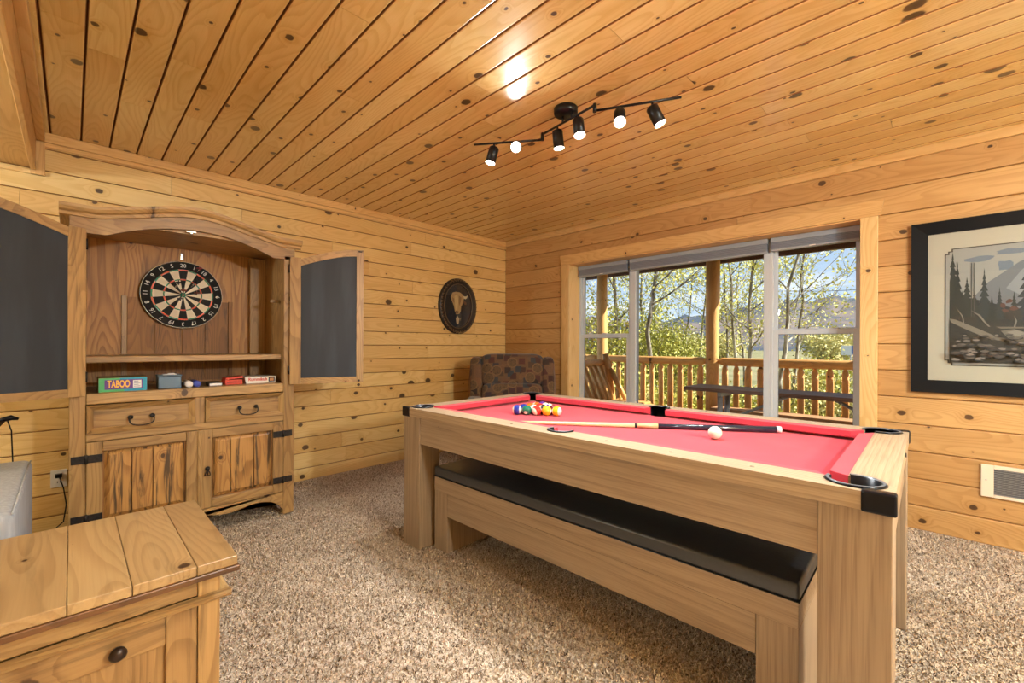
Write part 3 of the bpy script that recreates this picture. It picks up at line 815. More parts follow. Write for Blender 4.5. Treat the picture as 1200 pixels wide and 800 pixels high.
# balls
def ball(col, kind, x, y, label, seed, name='billiard_ball', ax=None):
    rr = 0.0286; m = MB(); nu, nv = 24, 16
    cm = plain('ball_' + '_'.join(map(str, col)), col, 0.12, coat=0.6)
    m.slot(cm if kind != 'stripe' else M_ivory); m.slot(M_ivory); m.slot(cm)
    rings = []
    for i in range(nv + 1):
        ph = math.pi * i / nv
        if i in (0, nv): rings.append([m._v((0, 0, rr * math.cos(ph)))])
        else: rings.append([m._v((rr * math.sin(ph) * math.cos(2 * math.pi * j / nu), rr * math.sin(ph) * math.sin(2 * math.pi * j / nu), rr * math.cos(ph))) for j in range(nu)])
    for i in range(nv):
        zc = math.cos(math.pi * (i + 0.5) / nv)
        if kind == 'cue': m.slot(M_ivory)
        elif kind == 'stripe': m.slot(cm if abs(zc) < 0.56 else M_ivory)
        else: m.slot(M_ivory if abs(zc) > 0.93 else cm)
        A, B = rings[i], rings[i + 1]
        for j in range(nu):
            k = (j + 1) % nu
            if len(A) == 1: m.face([A[0], B[j], B[k]])
            elif len(B) == 1: m.face([A[j], B[0], A[k]])
            else: m.face([A[j], B[j], B[k], A[k]])
    o = m.build(name, None, None, smooth=True)
    rg = random.Random(seed)
    o.location = (x, y, ZCL + rr); o.rotation_euler = (rg.uniform(0.6, 2.2), rg.uniform(-0.8, 0.8), rg.uniform(0, 6))
    if ax: o.rotation_euler = Vector(ax).to_track_quat('Z', 'Y').to_euler()
    tag(o, label, 'billiard ball', 'billiard balls on the pool table')
YEL, BLU, RED, PUR, ORA, GRN, MAR, BLK = (244, 178, 24), (28, 52, 150), (204, 44, 34), (92, 48, 130), (226, 100, 30), (10, 110, 84), (112, 26, 34), (20, 20, 22)
rack = [[(BLU, 'stripe', 'blue-striped white ball at the left end of the rack'), (GRN, 'solid', 'solid green ball in the front row of the rack'), (RED, 'stripe', 'red-striped white ball in the front row of the rack'), (YEL, 'solid', 'solid yellow ball in the front row of the rack'), (YEL, 'stripe', 'yellow-striped white ball at the right end of the rack')],
        [(BLU, 'solid', 'solid dark blue ball behind the green one'), (GRN, 'stripe', 'green-striped white ball in the second row of the rack'), (BLK, 'solid', 'solid black ball in the middle of the rack'), (MAR, 'solid', 'solid maroon ball between the two yellow balls')],
        [(ORA, 'solid', 'solid orange ball in the third row of the rack'), (RED, 'solid', 'solid red ball in the third row of the rack'), (PUR, 'stripe', 'purple-striped white ball in the third row of the rack')],
        [(ORA, 'stripe', 'orange-striped white ball near the tip of the rack'), (MAR, 'stripe', 'maroon-striped white ball near the tip of the rack')],
        [(PUR, 'solid', 'solid purple ball at the far tip of the rack')]]
p0, p1 = Vector((1.835, 1.772, 0)), Vector((1.960, 1.567, 0))
dd = (p1 - p0).normalized(); nn = Vector((-dd.y, dd.x, 0)); s = 0.0585
if nn.x < 0: nn = -nn
mid = (p0 + p1) / 2
for i, row in enumerate(rack):
    for j, (col, kind, lab) in enumerate(row):
        p = mid + nn * (i * s * 0.866) + dd * ((j - (len(row) - 1) / 2) * s)
        ball(col, kind, p.x, p.y, lab, i * 7 + j * 3 + 1, ax={(0, 0): _r - _f * 0.15, (0, 2): _r * 0.8 + _f * 0.5 + _u * 0.35, (0, 4): _r * 0.9 - _f * 0.55, (2, 2): _r * 0.5 + _u * 0.7}.get((i, j)))
ball((236, 228, 206), 'cue', 1.976, 0.703, 'ivory cue ball alone in the middle of the red cloth', 99, 'cue_ball')

# cue
def cue():
    tip = Vector((1.545, 1.668, ZCL + 0.0085)); butt = Vector((2.338, 0.535, ZCL + 0.0165))
    d = butt - tip; L = d.length
    t = thing('pool_cue', 'pool cue with pale shaft and dark butt lying across the cloth', 'pool cue', tip)
    t.rotation_euler = d.to_track_quat('X', 'Z').to_euler()
    MB().tube([(0, 0, 0), (0.012, 0, 0)], [0.0055, 0.006], 12).build('tip', plain('chalk_blue', (70, 110, 150), 0.8), t)
    MB().tube([(0.012, 0, 0), (0.035, 0, 0)], [0.006, 0.0062], 12).build('ferrule', M_ivory, t)
    MB().tube([(0.035, 0, 0), (0.3, 0, 0), (L * 0.52, 0, 0)], [0.0062, 0.008, 0.0108], 14).build('shaft', M_cueL, t)
    MB().tube([(L * 0.520, 0, 0), (L * 0.527, 0, 0)], 0.0113, 14).build('joint_collar', M_black, t)
    MB().tube([(L * 0.527, 0, 0), (L * 0.60, 0, 0)], [0.0110, 0.0118], 14).build('forearm', M_cueL, t)
    MB().tube([(L * 0.60, 0, 0), (L * 0.985, 0, 0)], [0.0119, 0.0152], 14).build('grip', plain('navy_lacquer', (34, 40, 56), 0.2, coat=0.5), t)
    MB().tube([(L * 0.985, 0, 0), (L, 0, 0)], [0.0152, 0.0145], 14).build('bumper', M_white, t)
cue()

# ================================================================== HUTCH
def hutch():
    O = (0.53, 3.45, 0.0)
    t = thing('dartboard_hutch', 'tall rustic pine hutch with arched top and open chalkboard doors', 'cabinet', O)
    X0, X1, YF, YB = -0.008, 1.065, 3.13, 3.80
    b = lambda: MB(O)
    # posts, sides, base
    for x0, x1 in ((X0, 0.054), (0.998, X1)):
        b().box(x0, x1, YF, YF + 0.05, 0.016, 1.745, 0.004).build('post', M_hZ, t)
        b().box(x0, x1, YB - 0.06, YB, 0.016, 0.84, 0.004).build('back_post', M_hZ, t)
    for x0, x1 in ((X0 + 0.006, X0 + 0.03), (X1 - 0.03, X1 - 0.006)):
        b().box(x0, x1, YF + 0.05, YB - 0.06, 0.10, 0.85).build('side_panel', M_hZ, t)
        b().box(x0, x1, YF + 0.05, 3.72, 0.85, 1.80).build('side_panel', M_hZ, t)
    b().box(0.93, X1 - 0.031, 3.645, 3.70, 0.89, 1.79, 0.003).build('inner_stile', M_hZ, t)
    b().box(X0 + 0.031, 0.054 + 0.01, 3.645, 3.70, 0.89, 1.79, 0.003).build('inner_stile', M_hZ, t)
    # counter, shelf, top
    b().box(0.0545, 0.9975, YF + 0.004, YF + 0.05, 0.836, 0.891, 0.004).build('counter_lip', M_hX, t)
    b().box(X0 + 0.031, X1 - 0.031, YF + 0.0505, 3.72, 0.866, 0.890).build('counter', M_hX, t)
    b().box(0.031, X1 - 0.036, YF + 0.052, 3.645, 1.049, 1.084, 0.004).build('shelf', M_hX, t)
    b().box(X0 + 0.006, X1 - 0.006, YF + 0.04, 3.74, 1.80, 1.825).build('top_board', M_hX, t)
    # back: broad upper boards, worn inset boards below with framing strips
    bp = b().box(0.02, 1.03, 3.702, 3.73, 0.86, 1.80).build('back_board', M_back, t)
    for x0, x1 in ((0.250, 0.385), (0.387, 0.53), (0.532, 0.66), (0.662, 0.800)):
        b().box(x0, x1, 3.694, 3.7018, 0.90, 1.452, 0.0015).build('inset_board', M_back2, bp)
    b().box(0.222, 0.2485, 3.688, 3.7018, 0.90, 1.458, 0.002).build('inset_strip', M_hZ, bp)
    b().box(0.8015, 0.828, 3.688, 3.7018, 0.90, 1.458, 0.002).build('inset_strip', M_back2, bp)
    # dividers and rails of the lower case
    b().box(0.5125, 0.5615, YF + 0.002, YF + 0.045, 0.684, 0.8355, 0.003).build('drawer_divider', M_hZ, t)
    b().box(0.0545, 0.9975, YF, YF + 0.045, 0.643, 0.6838, 0.003).build('middle_rail', M_hX, t)
    b().box(X0 + 0.031, X1 - 0.031, YF + 0.05, YB - 0.02, 0.165, 0.185).build('case_bottom', M_hX, t)
    b().box(X0 + 0.031, X1 - 0.031, YB - 0.03, YB - 0.01, 0.16, 0.86).build('case_back', M_hZ, t)
    # scalloped apron
    pts = [(0.0545, 0.166), (0.9975, 0.166)]
    low = []
    for i in range(41):
        u = i / 40.0; x = 0.9975 + (0.0545 - 0.9975) * u; c = abs(u - 0.5) * 2
        z = 0.118 - 0.012 * math.cos(u * math.pi * 6) - (0.055 * ((c - 0.86) / 0.14) ** 1.5 if c > 0.86 else 0.0)
        low.append((x, z))
    b().prism(pts + low, 'y', YF + 0.004, YF + 0.03).build('apron', M_hX, t)
    # drawers
    def bail(parent, xc, z, half):
        m = b()
        for s_ in (-1, 1):
            m.lathe([(0.0, 0.016), (0.006, 0.016), (0.013, 0.006), (0.011, 0.0), (0.0, 0.0)], (xc + s_ * half, YF - 0.001, z + 0.004), (0, -1, 0), 8)
            m.tube([(xc + s_ * half, YF - 0.012, z + 0.004), (xc + s_ * (half + 0.006), YF - 0.026, z - 0.006)], 0.0042, 6)
        arcp = [(xc + (half + 0.006) * math.cos(R(a)), YF - 0.027 - 0.004 * math.sin(R(a)), z - 0.006 - 0.034 * abs(math.sin(R(a))) ** 0.6) for a in range(0, 181, 15)]
        m.tube(arcp, 0.0036, 6)
        m.build('bail_handle', M_iron, parent)
    for x0, x1, hx_ in ((0.0565, 0.5105, 0.273), (0.5635, 0.996, 0.787)):
        d = b().box(x0, x1, YF + 0.012, YF + 0.40, 0.687, 0.830, 0.002).build('drawer', M_hX, t)
        z0, z1, w_ = 0.686, 0.831, 0.026
        for poly, mt in ((([(x0, z0), (x1, z0), (x1 - w_, z0 + w_), (x0 + w_, z0 + w_)]), M_hX), (([(x0, z1), (x1, z1), (x1 - w_, z1 - w_), (x0 + w_, z1 - w_)]), M_hX),
                         (([(x0, z0), (x0 + w_, z0 + w_), (x0 + w_, z1 - w_), (x0, z1)]), M_hZ), (([(x1, z0), (x1 - w_, z0 + w_), (x1 - w_, z1 - w_), (x1, z1)]), M_hZ)):
            m = b()
            # bevelled moulding: thick at the outside, thin at the inside
            n_ = len(poly); outer = poly
            lo = [m._v((p[0], YF + 0.0118, p[1])) for p in poly]
            def th(p): return YF - 0.016 if (abs(p[0] - x0) < 1e-6 or abs(p[0] - x1) < 1e-6) and (abs(p[1] - z0) < 1e-6 or abs(p[1] - z1) < 1e-6) else YF + 0.006
            hi = [m._v((p[0], th(p), p[1])) for p in poly]
            m.face(lo); m.face(hi[::-1])
            for i in range(n_): m.face([lo[i], hi[i], hi[(i + 1) % n_], lo[(i + 1) % n_]])
            m.build('moulding', mt, d)
        bail(d, hx_, 0.750, 0.046)
    # lower doors with worn raised panels
    def door(x0, x1, planks, hinge_x, sgn, knob):
        z0, z1 = 0.170, 0.640; w_ = 0.062
        d = b().box(x0 + w_ * 0.8, x1 - w_ * 0.8, YF + 0.018, YF + 0.026, z0 + 0.03, z1 - 0.03).build('door', M_back2, t)
        b().box(x0, x0 + w_, YF - 0.004, YF + 0.026, z0, z1, 0.003).build('stile', M_hZ, d)
        b().box(x1 - w_, x1, YF - 0.004, YF + 0.026, z0, z1, 0.003).build('stile', M_hZ, d)
        b().box(x0 + w_ + 0.0005, x1 - w_ - 0.0005, YF - 0.004, YF + 0.026, z1 - 0.052, z1, 0.003).build('door_rail', M_hX, d)
        b().box(x0 + w_ + 0.0005, x1 - w_ - 0.0005, YF - 0.004, YF + 0.026, z0, z0 + 0.052, 0.003).build('door_rail', M_hX, d)
        px0, px1, pz0, pz1 = x0 + w_ + 0.006, x1 - w_ - 0.006, z0 + 0.058, z1 - 0.058
        xx = px0
        for f_ in planks:
            xe = xx + f_ * (px1 - px0)
            m = b(); e_ = 0.022; l0 = e_ if xx == px0 else 0.0015; l1 = e_ if xe > px1 - 0.002 else 0.0015
            o_ = [(xx + 0.0012, YF + 0.0175, pz0), (xe - 0.0012, YF + 0.0175, pz0), (xe - 0.0012, YF + 0.0175, pz1), (xx + 0.0012, YF + 0.0175, pz1)]
            i_ = [(xx + 0.001 + l0, YF + 0.003, pz0 + e_), (xe - 0.001 - l1, YF + 0.003, pz0 + e_), (xe - 0.001 - l1, YF + 0.003, pz1 - e_), (xx + 0.001 + l0, YF + 0.003, pz1 - e_)]
            A = [m._v(p) for p in o_]; B = [m._v(p) for p in i_]
            m.face(B)
            for k in range(4): m.face([A[k], A[(k + 1) % 4], B[(k + 1) % 4], B[k]])
            m.face(A[::-1])
            m.build('panel_board', M_worn, d)
            xx = xe
        for z in (0.556, 0.250):
            m = b()
            m.box(hinge_x, hinge_x - sgn * 0.062, YF - 0.009, YF - 0.0042, z - 0.020, z + 0.020, 0.001)
            m.box(hinge_x, hinge_x + sgn * 0.056, YF - 0.005, YF - 0.0002, z - 0.020, z + 0.020, 0.001)
            m.tube([(hinge_x, YF - 0.010, z - 0.023), (hinge_x, YF - 0.010, z + 0.023)], 0.006, 8)
            m.build('strap_hinge', M_iron, d)
        if knob:
            m = b(); kx, kz = knob
            m.lathe([(0.0, 0.024), (0.008, 0.022), (0.013, 0.014), (0.009, 0.006), (0.006, 0.0)], (kx, YF - 0.004, kz + 0.022), (0, -1, 0), 10)
            for a in (-1, 0, 1): m.tube([(kx, YF - 0.016, kz + 0.016), (kx + a * 0.010, YF - 0.022, kz - 0.002), (kx + a * 0.014, YF - 0.016, kz - 0.020), (kx, YF - 0.014, kz - 0.018)], 0.003, 6)
            m.build('drop_pull', M_iron, d)
    door(0.0555, 0.5350, (0.32, 0.26, 0.42), 0.0555, -1, None)
    door(0.5370, 0.9965, (0.28, 0.40, 0.32), 0.9965, 1, (0.574, 0.388))
    b().box(0.526, 0.548, YF - 0.014, YF - 0.0045, 0.172, 0.640, 0.004).build('astragal', M_hZ, t)
    # arched front board and cornice
    def bump(x, wdt): 
        c = abs(x - 0.53) / wdt
        return 0.0 if c >= 1 else (1 - c * c) * (0.55 + 0.45 * (0.5 + 0.5 * math.cos(math.pi * c)))
    xs = [X0 + (X1 - X0) * i / 48 for i in range(49)]
    top = [(x, 1.815 + 0.085 * bump(x, 0.42)) for x in xs]
    bot = [(x, 1.722 + 0.098 * max(0.0, 1 - (abs(x - 0.53) / 0.40) ** 2.0)) for x in xs]
    m = b()
    for i in range(48):
        m.hexa([(xs[i], YF, bot[i][1]), (xs[i + 1], YF, bot[i + 1][1]), (xs[i + 1], YF + 0.028, bot[i + 1][1]), (xs[i], YF + 0.028, bot[i][1]),
                (xs[i], YF, top[i][1]), (xs[i + 1], YF, top[i + 1][1]), (xs[i + 1], YF + 0.028, top[i + 1][1]), (xs[i], YF + 0.028, top[i][1])])
    bmesh.ops.remove_doubles(m.bm, verts=m.bm.verts, dist=0.0001)
    m.build('arch_board', M_hX, t)
    xs = [X0 - 0.038 + (X1 - X0 + 0.076) * i / 60 for i in range(61)]
    prof = [(-0.004, -0.046), (0.010, -0.042), (0.014, -0.026), (0.030, -0.018), (0.038, -0.004), (0.038, 0.012), (-0.004, 0.012)]
    m = b(); rings = []
    for x in xs:
        zc = 1.843 + 0.090 * bump(x, 0.44)
        rings.append([m._v((x, YF - p[0], zc + p[1])) for p in prof])
    for i in range(60):
        for k in range(len(prof)):
            m.face([rings[i][k], rings[i][(k + 1) % len(prof)], rings[i + 1][(k + 1) % len(prof)], rings[i + 1][k]])
    m.face(rings[0]); m.face(rings[-1][::-1])
    m.build('cornice', M_hX, t)
    for x0, x1 in ((X0 - 0.038, X0 - 0.0005), (X1 + 0.0005, X1 + 0.038)):
        b().box(x0, x1, YF + 0.0045, 3.74, 1.812, 1.855, 0.003).build('cornice_return', M_hY, t)
    # door catches
    b().box(0.47, 0.52, YF + 0.01, YF + 0.035, 1.806, 1.816, 0.002).box(0.488, 0.502, YF + 0.005, YF + 0.02, 1.796, 1.806, 0.002).build('door_catch', M_chrome, t)
    # chalkboard doors
    def chalk_door(hx_, ang, sgn, gap):
        # local frame: u along the door from the hinge, n towards the room
        ca, sa = math.cos(R(ang)), math.sin(R(ang))
        uv = Vector((sgn * ca, -sa, 0)); nv = Vector((-sgn * sa, -ca, 0)); base = Vector((hx_, YF - 0.012, 0))
        W = 0.470; zb = 0.884
        def topz(u): return 1.737 if u < 0.066 else 1.730 + 0.098 * math.sin(min(1.0, (u - 0.066) / (W - 0.066)) * math.pi / 2)
        def P(u, d_, z): q = base + uv * u + nv * d_; return (q.x, q.y, z)
        def slab(u0, u1, zlo, zhi, d0, d1, name, mt, par, n_=1):
            m = b()
            for i in range(n_):
                a = u0 + (u1 - u0) * i / n_; c = u0 + (u1 - u0) * (i + 1) / n_
                za0, za1 = zlo(a), zlo(c); zh0, zh1 = zhi(a), zhi(c)
                m.hexa([P(a, d0, za0), P(c, d0, za1), P(c, d1, za1), P(a, d1, za0), P(a, d0, zh0), P(c, d0, zh1), P(c, d1, zh1), P(a, d1, zh0)])
            bmesh.ops.remove_doubles(m.bm, verts=m.bm.verts, dist=0.0001)
            return m.build(name, mt, par)
        k = lambda v: (lambda u: v)
        d = slab(0.05, W - 0.03, k(zb + 0.025), lambda u: topz(u) - 0.03, -0.010, 0.006, 'chalkboard_door', M_chalk, t, 12)
        d['label'] = 'door with a dark chalkboard panel'
        slab(0.0, 0.066, k(zb), k(1.737), -0.012, 0.014, 'stile', M_hZ, d)
        slab(W - 0.046, W, k(zb), lambda u: topz(u), -0.012, 0.014, 'stile', M_hZ, d, 2)
        slab(0.0665, W - 0.0465, k(zb), k(zb + 0.040), -0.012, 0.014, 'door_rail', M_hX, d)
        slab(0.0665, W - 0.0465, lambda u: topz(u) - 0.046, topz, -0.012, 0.014, 'door_rail', M_hX, d, 14)
        for z in (1.66, 0.98):
            m = b(); m.tube([P(-0.004, 0.010, z - 0.028), P(-0.004, 0.010, z + 0.028)], 0.005, 8); m.build('hinge', M_iron, d)
        m = b(); m.tube([P(W - 0.03, 0.010, zb + 0.012), P(W - 0.03, 0.020, zb + 0.012)], 0.008, 8); m.build('bolt', M_iron, d)
        m = b(); q = P(W - 0.02, 0.017, topz(W) - 0.015); m.tube([P(W - 0.035, 0.017, topz(W) - 0.012), P(W - 0.010, 0.017, topz(W) - 0.012)], 0.004, 6); m.build('latch', M_iron, d)
    chalk_door(0.047, 20, -1, 0)
    chalk_door(1.032, 18, 1, 0)
    # wooden support peg inside on the right
    m = b(); m.box(0.965, 1.03, 3.30, 3.32, 1.44, 1.462, 0.003); m.build('door_peg', M_hX, t)
    return t
hutch()

# ================================================================== DARTBOARD AND DARTS
def dartboard():
    cx, cz = 0.53, 1.482; yb = 3.6855; th = 0.036; rr = 0.2255; yf = yb - th
    t = thing('dartboard', 'round bristle dartboard with black, cream, red and green wedges', 'dartboard', (cx, yb, cz))
    O = (cx, yb, cz)
    blk = plain('dart_black', (26, 25, 24), 0.8); crm = plain('dart_cream', (224, 212, 190), 0.85); rd = plain('dart_red', (210, 78, 52), 0.8); gr = plain('dart_green', (28, 112, 84), 0.8)
    MB(O).lathe([(0.0, 0.0), (rr - 0.003, 0.0), (rr, 0.004), (rr, th - 0.004), (rr - 0.003, th), (0.0, th)], O, (0, -1, 0), 48).build('board', blk, t)
    def ringseg(name, r0, r1, ca, cb, y):
        mesh = {}
        for i in range(20):
            colr = (ca, cb)[i % 2]
            if i % 2 not in mesh:
                m = MB(O); pts = []; n_ = 4
                for k in range(n_ + 1): a = R(99 - 18 * k / n_); pts.append((cx + r1 * math.cos(a), cz + r1 * math.sin(a)))
                for k in range(n_, -1, -1): a = R(99 - 18 * k / n_); pts.append((cx + r0 * math.cos(a), cz + r0 * math.sin(a)))
                o = m.prism(pts, 'y', y, yf + 0.0002).build(name, colr, t); mesh[i % 2] = o.data
            else:
                o = bpy.data.objects.new(name, mesh[i % 2]); C.objects.link(o); o.parent = t
            o.rotation_euler = (0, R(18 * i), 0)
    ringseg('inner_wedge', 0.017, 0.099, blk, crm, yf - 0.0009)
    ringseg('treble_segment', 0.099, 0.107, rd, gr, yf - 0.0010)
    ringseg('outer_wedge', 0.107, 0.162, blk, crm, yf - 0.0009)
    ringseg('double_segment', 0.162, 0.171, rd, gr, yf - 0.0010)
    MB(O).lathe([(0.0065, 0.0), (0.0165, 0.0), (0.0165, 0.0012), (0.0065, 0.0012)], (cx, yf, cz), (0, -1, 0), 20).build('outer_bull', gr, t)
    MB(O).lathe([(0.0, 0.0), (0.0065, 0.0), (0.0065, 0.0014), (0.0, 0.0014)], (cx, yf, cz), (0, -1, 0), 16).build('bull', rd, t)
    m = MB(O)
    for r_ in (0.0165, 0.099, 0.107, 0.162, 0.171):
        m.tube([(cx + r_ * math.cos(R(a)), yf - 0.0016, cz + r_ * math.sin(R(a))) for a in range(0, 361, 9)], 0.0005, 4, False)
    for i in range(20):
        a = R(9 + 18 * i); m.tube([(cx + 0.0165 * math.cos(a), yf - 0.0016, cz + 0.0165 * math.sin(a)), (cx + 0.171 * math.cos(a), yf - 0.0016, cz + 0.171 * math.sin(a))], 0.0005, 4, False)
    m.build('wire_spider', M_chrome, t)
    m = MB(O); m.tube([(cx + (rr - 0.003) * math.cos(R(a)), yf - 0.002, cz + (rr - 0.003) * math.sin(R(a))) for a in range(0, 361, 6)], 0.0014, 5, False); nr = m.build('number_ring', M_chrome, t)
    for i, s_ in enumerate((20, 1, 18, 4, 13, 6, 10, 15, 2, 17, 3, 19, 7, 16, 8, 11, 14, 9, 12, 5)):
        a = R(90 - 18 * i); r_ = 0.196
        rot = (90 - 18 * i) - 90
        mw = Matrix.Translation(Vector((r_ * math.cos(a), -th - 0.0016, r_ * math.sin(a)))) @ Matrix.Rotation(R(90), 4, 'X') @ Matrix.Rotation(R(rot), 4, 'Z')
        text_mesh('number', str(s_), 0.034, M_white, nr, mw, 0.0006)
    m = MB(); 
    h = MB((0.529, 3.70, 1.746)).box(0.521, 0.537, 3.694, 3.7015, 1.726, 1.766, 0.001).tube([(0.529, 3.694, 1.735), (0.529, 3.684, 1.735), (0.529, 3.684, 1.742)], 0.002, 6).build('hanger_plate', M_chrome)
    h.location = (0.529, 3.70, 1.746); tag(h, 'small metal hanger plate above the dartboard', 'hanger')
    # darts
    fl = [plain('flight_dark', (38, 36, 42), 0.6), plain('flight_rose', (176, 72, 74), 0.6), plain('flight_rust', (150, 70, 52), 0.6)]
    spots = [((0.080, 0.165), 1, 'dart with rose flight stuck in the upper right rim of the dartboard'), ((-0.045, 0.040), 0, 'dart stuck left of centre in the upper half of the dartboard'), ((0.045, 0.058), 0, 'dark dart stuck above right of the bull'),
             ((0.062, -0.002), 2, 'dart stuck directly right of the bull'), ((-0.004, -0.014), 2, 'rust coloured dart stuck just under the bull'), ((-0.030, -0.052), 0, 'dart stuck lower left of the bull')]
    for i, ((dx, dz), f_, lab) in enumerate(spots):
        d = thing('dart', lab, 'dart', (cx + dx, yf - 0.001, cz + dz), 0.0, 'darts in the dartboard')
        rg = random.Random(i + 4); ax = Vector((rg.uniform(-0.15, 0.15), -1, rg.uniform(0.05, 0.3))).normalized()
        MB().tube([-ax * 0.010, ax * 0.025], [0.0006, 0.0012], 6).build('point', M_steel, d)
        MB().tube([ax * 0.025, ax * 0.030, ax * 0.072, ax * 0.076], [0.0018, 0.0034, 0.0034, 0.002], 8).build('barrel', M_chrome, d)
        MB().tube([ax * 0.076, ax * 0.115], 0.0016, 6).build('shaft', M_black, d)
        m = MB(); sd_ = ax.cross(Vector((0, 0, 1))).normalized(); up = sd_.cross(ax)
        for q in (sd_, -sd_, up, -up):
            n2 = ax.cross(q).normalized() * 0.0004
            pts = [ax * 0.100, ax * 0.112 + q * 0.016, ax * 0.134 + q * 0.018, ax * 0.140]
            m.hexa([p_ + n2 for p_ in pts] + [p_ - n2 for p_ in pts])
        m.build('flight', fl[f_], d)
dartboard()

# ================================================================== THINGS ON THE HUTCH COUNTER
zc_ = 0.8905
def games():
    O = (0.2, 3.21, zc_)
    t = thing('game_box', 'green and teal word-game box with purple label on the hutch counter', 'game box', O)
    gn, tl, pu, go = plain('box_green', (74, 176, 110), 0.45), plain('box_teal', (14, 146, 176), 0.45), plain('box_purple', (96, 52, 140), 0.45), plain('box_gold', (246, 190, 60), 0.45)
    y0 = 3.172
    m = MB(O); m.slot(plain('box_tan', (150, 120, 66), 0.6)); m.box(0.101, 0.300, y0, 3.36, zc_ + 0.0005, 0.968, 0.0015)
    m.build('box_body', None, t)
    MB(O).prism([(0.102, 0.893), (0.205, 0.893), (0.185, 0.967), (0.102, 0.967)], 'y', y0 - 0.0006, y0 - 0.0001).build('printed_side', gn, t)
    MB(O).prism([(0.205, 0.893), (0.299, 0.893), (0.299, 0.967), (0.185, 0.967)], 'y', y0 - 0.0006, y0 - 0.0001).build('printed_side', tl, t)
    lp = MB(O).box(0.125, 0.280, y0 - 0.0012, y0 - 0.0007, 0.905, 0.957).build('printed_label', pu, t)
    mw = Matrix.Translation(Vector((0.182, y0 - 0.0016, 0.932)) - Vector(O)) @ Matrix.Rotation(R(90), 4, 'X') @ Matrix.Diagonal((0.66, 1.35, 1, 1))
    text_mesh('lettering', 'TABOO', 0.040, go, lp, mw, 0.0003, bold=0.0012)
    pl = MB(O).box(0.240, 0.275, y0 - 0.0018, y0 - 0.0013, 0.911, 0.952).build('white_plate', M_white, lp)
    m = MB(O)
    for i in range(4): m.box(0.244, 0.271 - (i % 2) * 0.008, y0 - 0.0021, y0 - 0.0019, 0.917 + i * 0.009, 0.920 + i * 0.009)
    m.build('printed_lines', plain('print_violet', (120, 110, 150), 0.6), pl)
    O = (0.405, 3.25, zc_)
    t = thing('tin_box', 'blue-grey metal tin with loose lid beside the word-game box', 'tin', O)
    tin = plain('tin_blue', (82, 100, 118), 0.35, 0.4)
    MB(O).box(0.352, 0.460, 3.205, 3.30, zc_ + 0.0005, 0.962, 0.004).build('tin_body', tin, t)
    MB(O).box(0.349, 0.463, 3.202, 3.303, 0.9622, 0.971, 0.003).build('lid', tin, t)
    MB(O).box(0.375, 0.44, 3.215, 3.26, 0.9712, 0.975, 0.001).box(0.40, 0.43, 3.22, 3.25, 0.9751, 0.979, 0.001).build('papers', M_white, t)
    for x, col, lab in ((0.4985, (206, 200, 196), 'white cylinder lying end-on beside the blue one'), (0.5375, (46, 58, 150), 'blue cylinder lying end-on beside the white one')):
        O = (x, 3.28, zc_ + 0.020)
        t = thing('marker_tube', lab, 'tube', O, 0, 'tubes on the hutch counter')
        MB(O).tube([(x, 3.21, O[2]), (x, 3.35, O[2])], 0.0192, 16).build('tube_body', plain('tube_%d' % int(x * 1000), col, 0.4), t)
        MB(O).lathe([(0.0, 0.004), (0.015, 0.004), (0.017, 0.0), (0.0, 0.0)], (x, 3.2099, O[2]), (0, -1, 0), 16).build('end_cap', plain('cap_%d' % int(x * 1000), tuple(min(255, c + 24) for c in col), 0.5), t)
    O = (0.635, 3.27, zc_)
    t = thing('card_box', 'small black card box with white label on the counter', 'card box', O)
    MB(O).box(0.60, 0.67, 3.225, 3.33, zc_ + 0.0005, 0.909, 0.001).build('box_body', M_black, t)
    MB(O).box(0.603, 0.667, 3.2242, 3.2249, 0.893, 0.907).build('white_label', M_white, t)
    O = (0.74, 3.30, zc_)
    t = thing('card_carton', 'red card carton with open lid in front of the tile-game box', 'game box', O)
    rd = plain('box_red', (206, 62, 36), 0.45)
    MB(O).box(0.692, 0.788, 3.255, 3.36, zc_ + 0.0005, 0.922, 0.0015).build('box_body', rd, t)
    MB(O).hexa([(0.695, 3.256, 0.924), (0.792, 3.256, 0.932), (0.792, 3.35, 0.932), (0.695, 3.35, 0.924), (0.695, 3.256, 0.933), (0.792, 3.256, 0.944), (0.792, 3.35, 0.944), (0.695, 3.35, 0.933)]).build('lid', rd, t)
    MB(O).box(0.70, 0.78, 3.2543, 3.2549, 0.903, 0.908).build('printed_stripe', plain('print_dark', (90, 24, 20), 0.5), t)
    O = (0.905, 3.32, zc_)
    t = thing('tile_game_box', 'white tile-game box with red lettering at the right end of the counter', 'game box', O)
    MB(O).prism([(0.812, zc_ + 0.0005), (0.985, zc_ + 0.0005), (0.990, 0.934), (0.802, 0.934)], 'y', 3.262, 3.43).build('box_body', plain('box_white', (226, 218, 206), 0.5), t)
    mw = Matrix.Translation(Vector((0.880, 3.2615, 0.917)) - Vector(O)) @ Matrix.Rotation(R(90), 4, 'X') @ Matrix.Diagonal((1.0, 1.1, 1, 1))
    text_mesh('lettering', 'Rummikub', 0.026, rd, t, mw, 0.0003, bold=0.0008)
    MB(O).box(0.945, 0.983, 3.2612, 3.2619, 0.897, 0.930).build('printed_panel', plain('print_navy', (44, 44, 66), 0.5), t)
    MB(O).box(0.952, 0.976, 3.2606, 3.2611, 0.904, 0.922).build('printed_patch', plain('print_orange', (206, 140, 80), 0.5), t)
games()

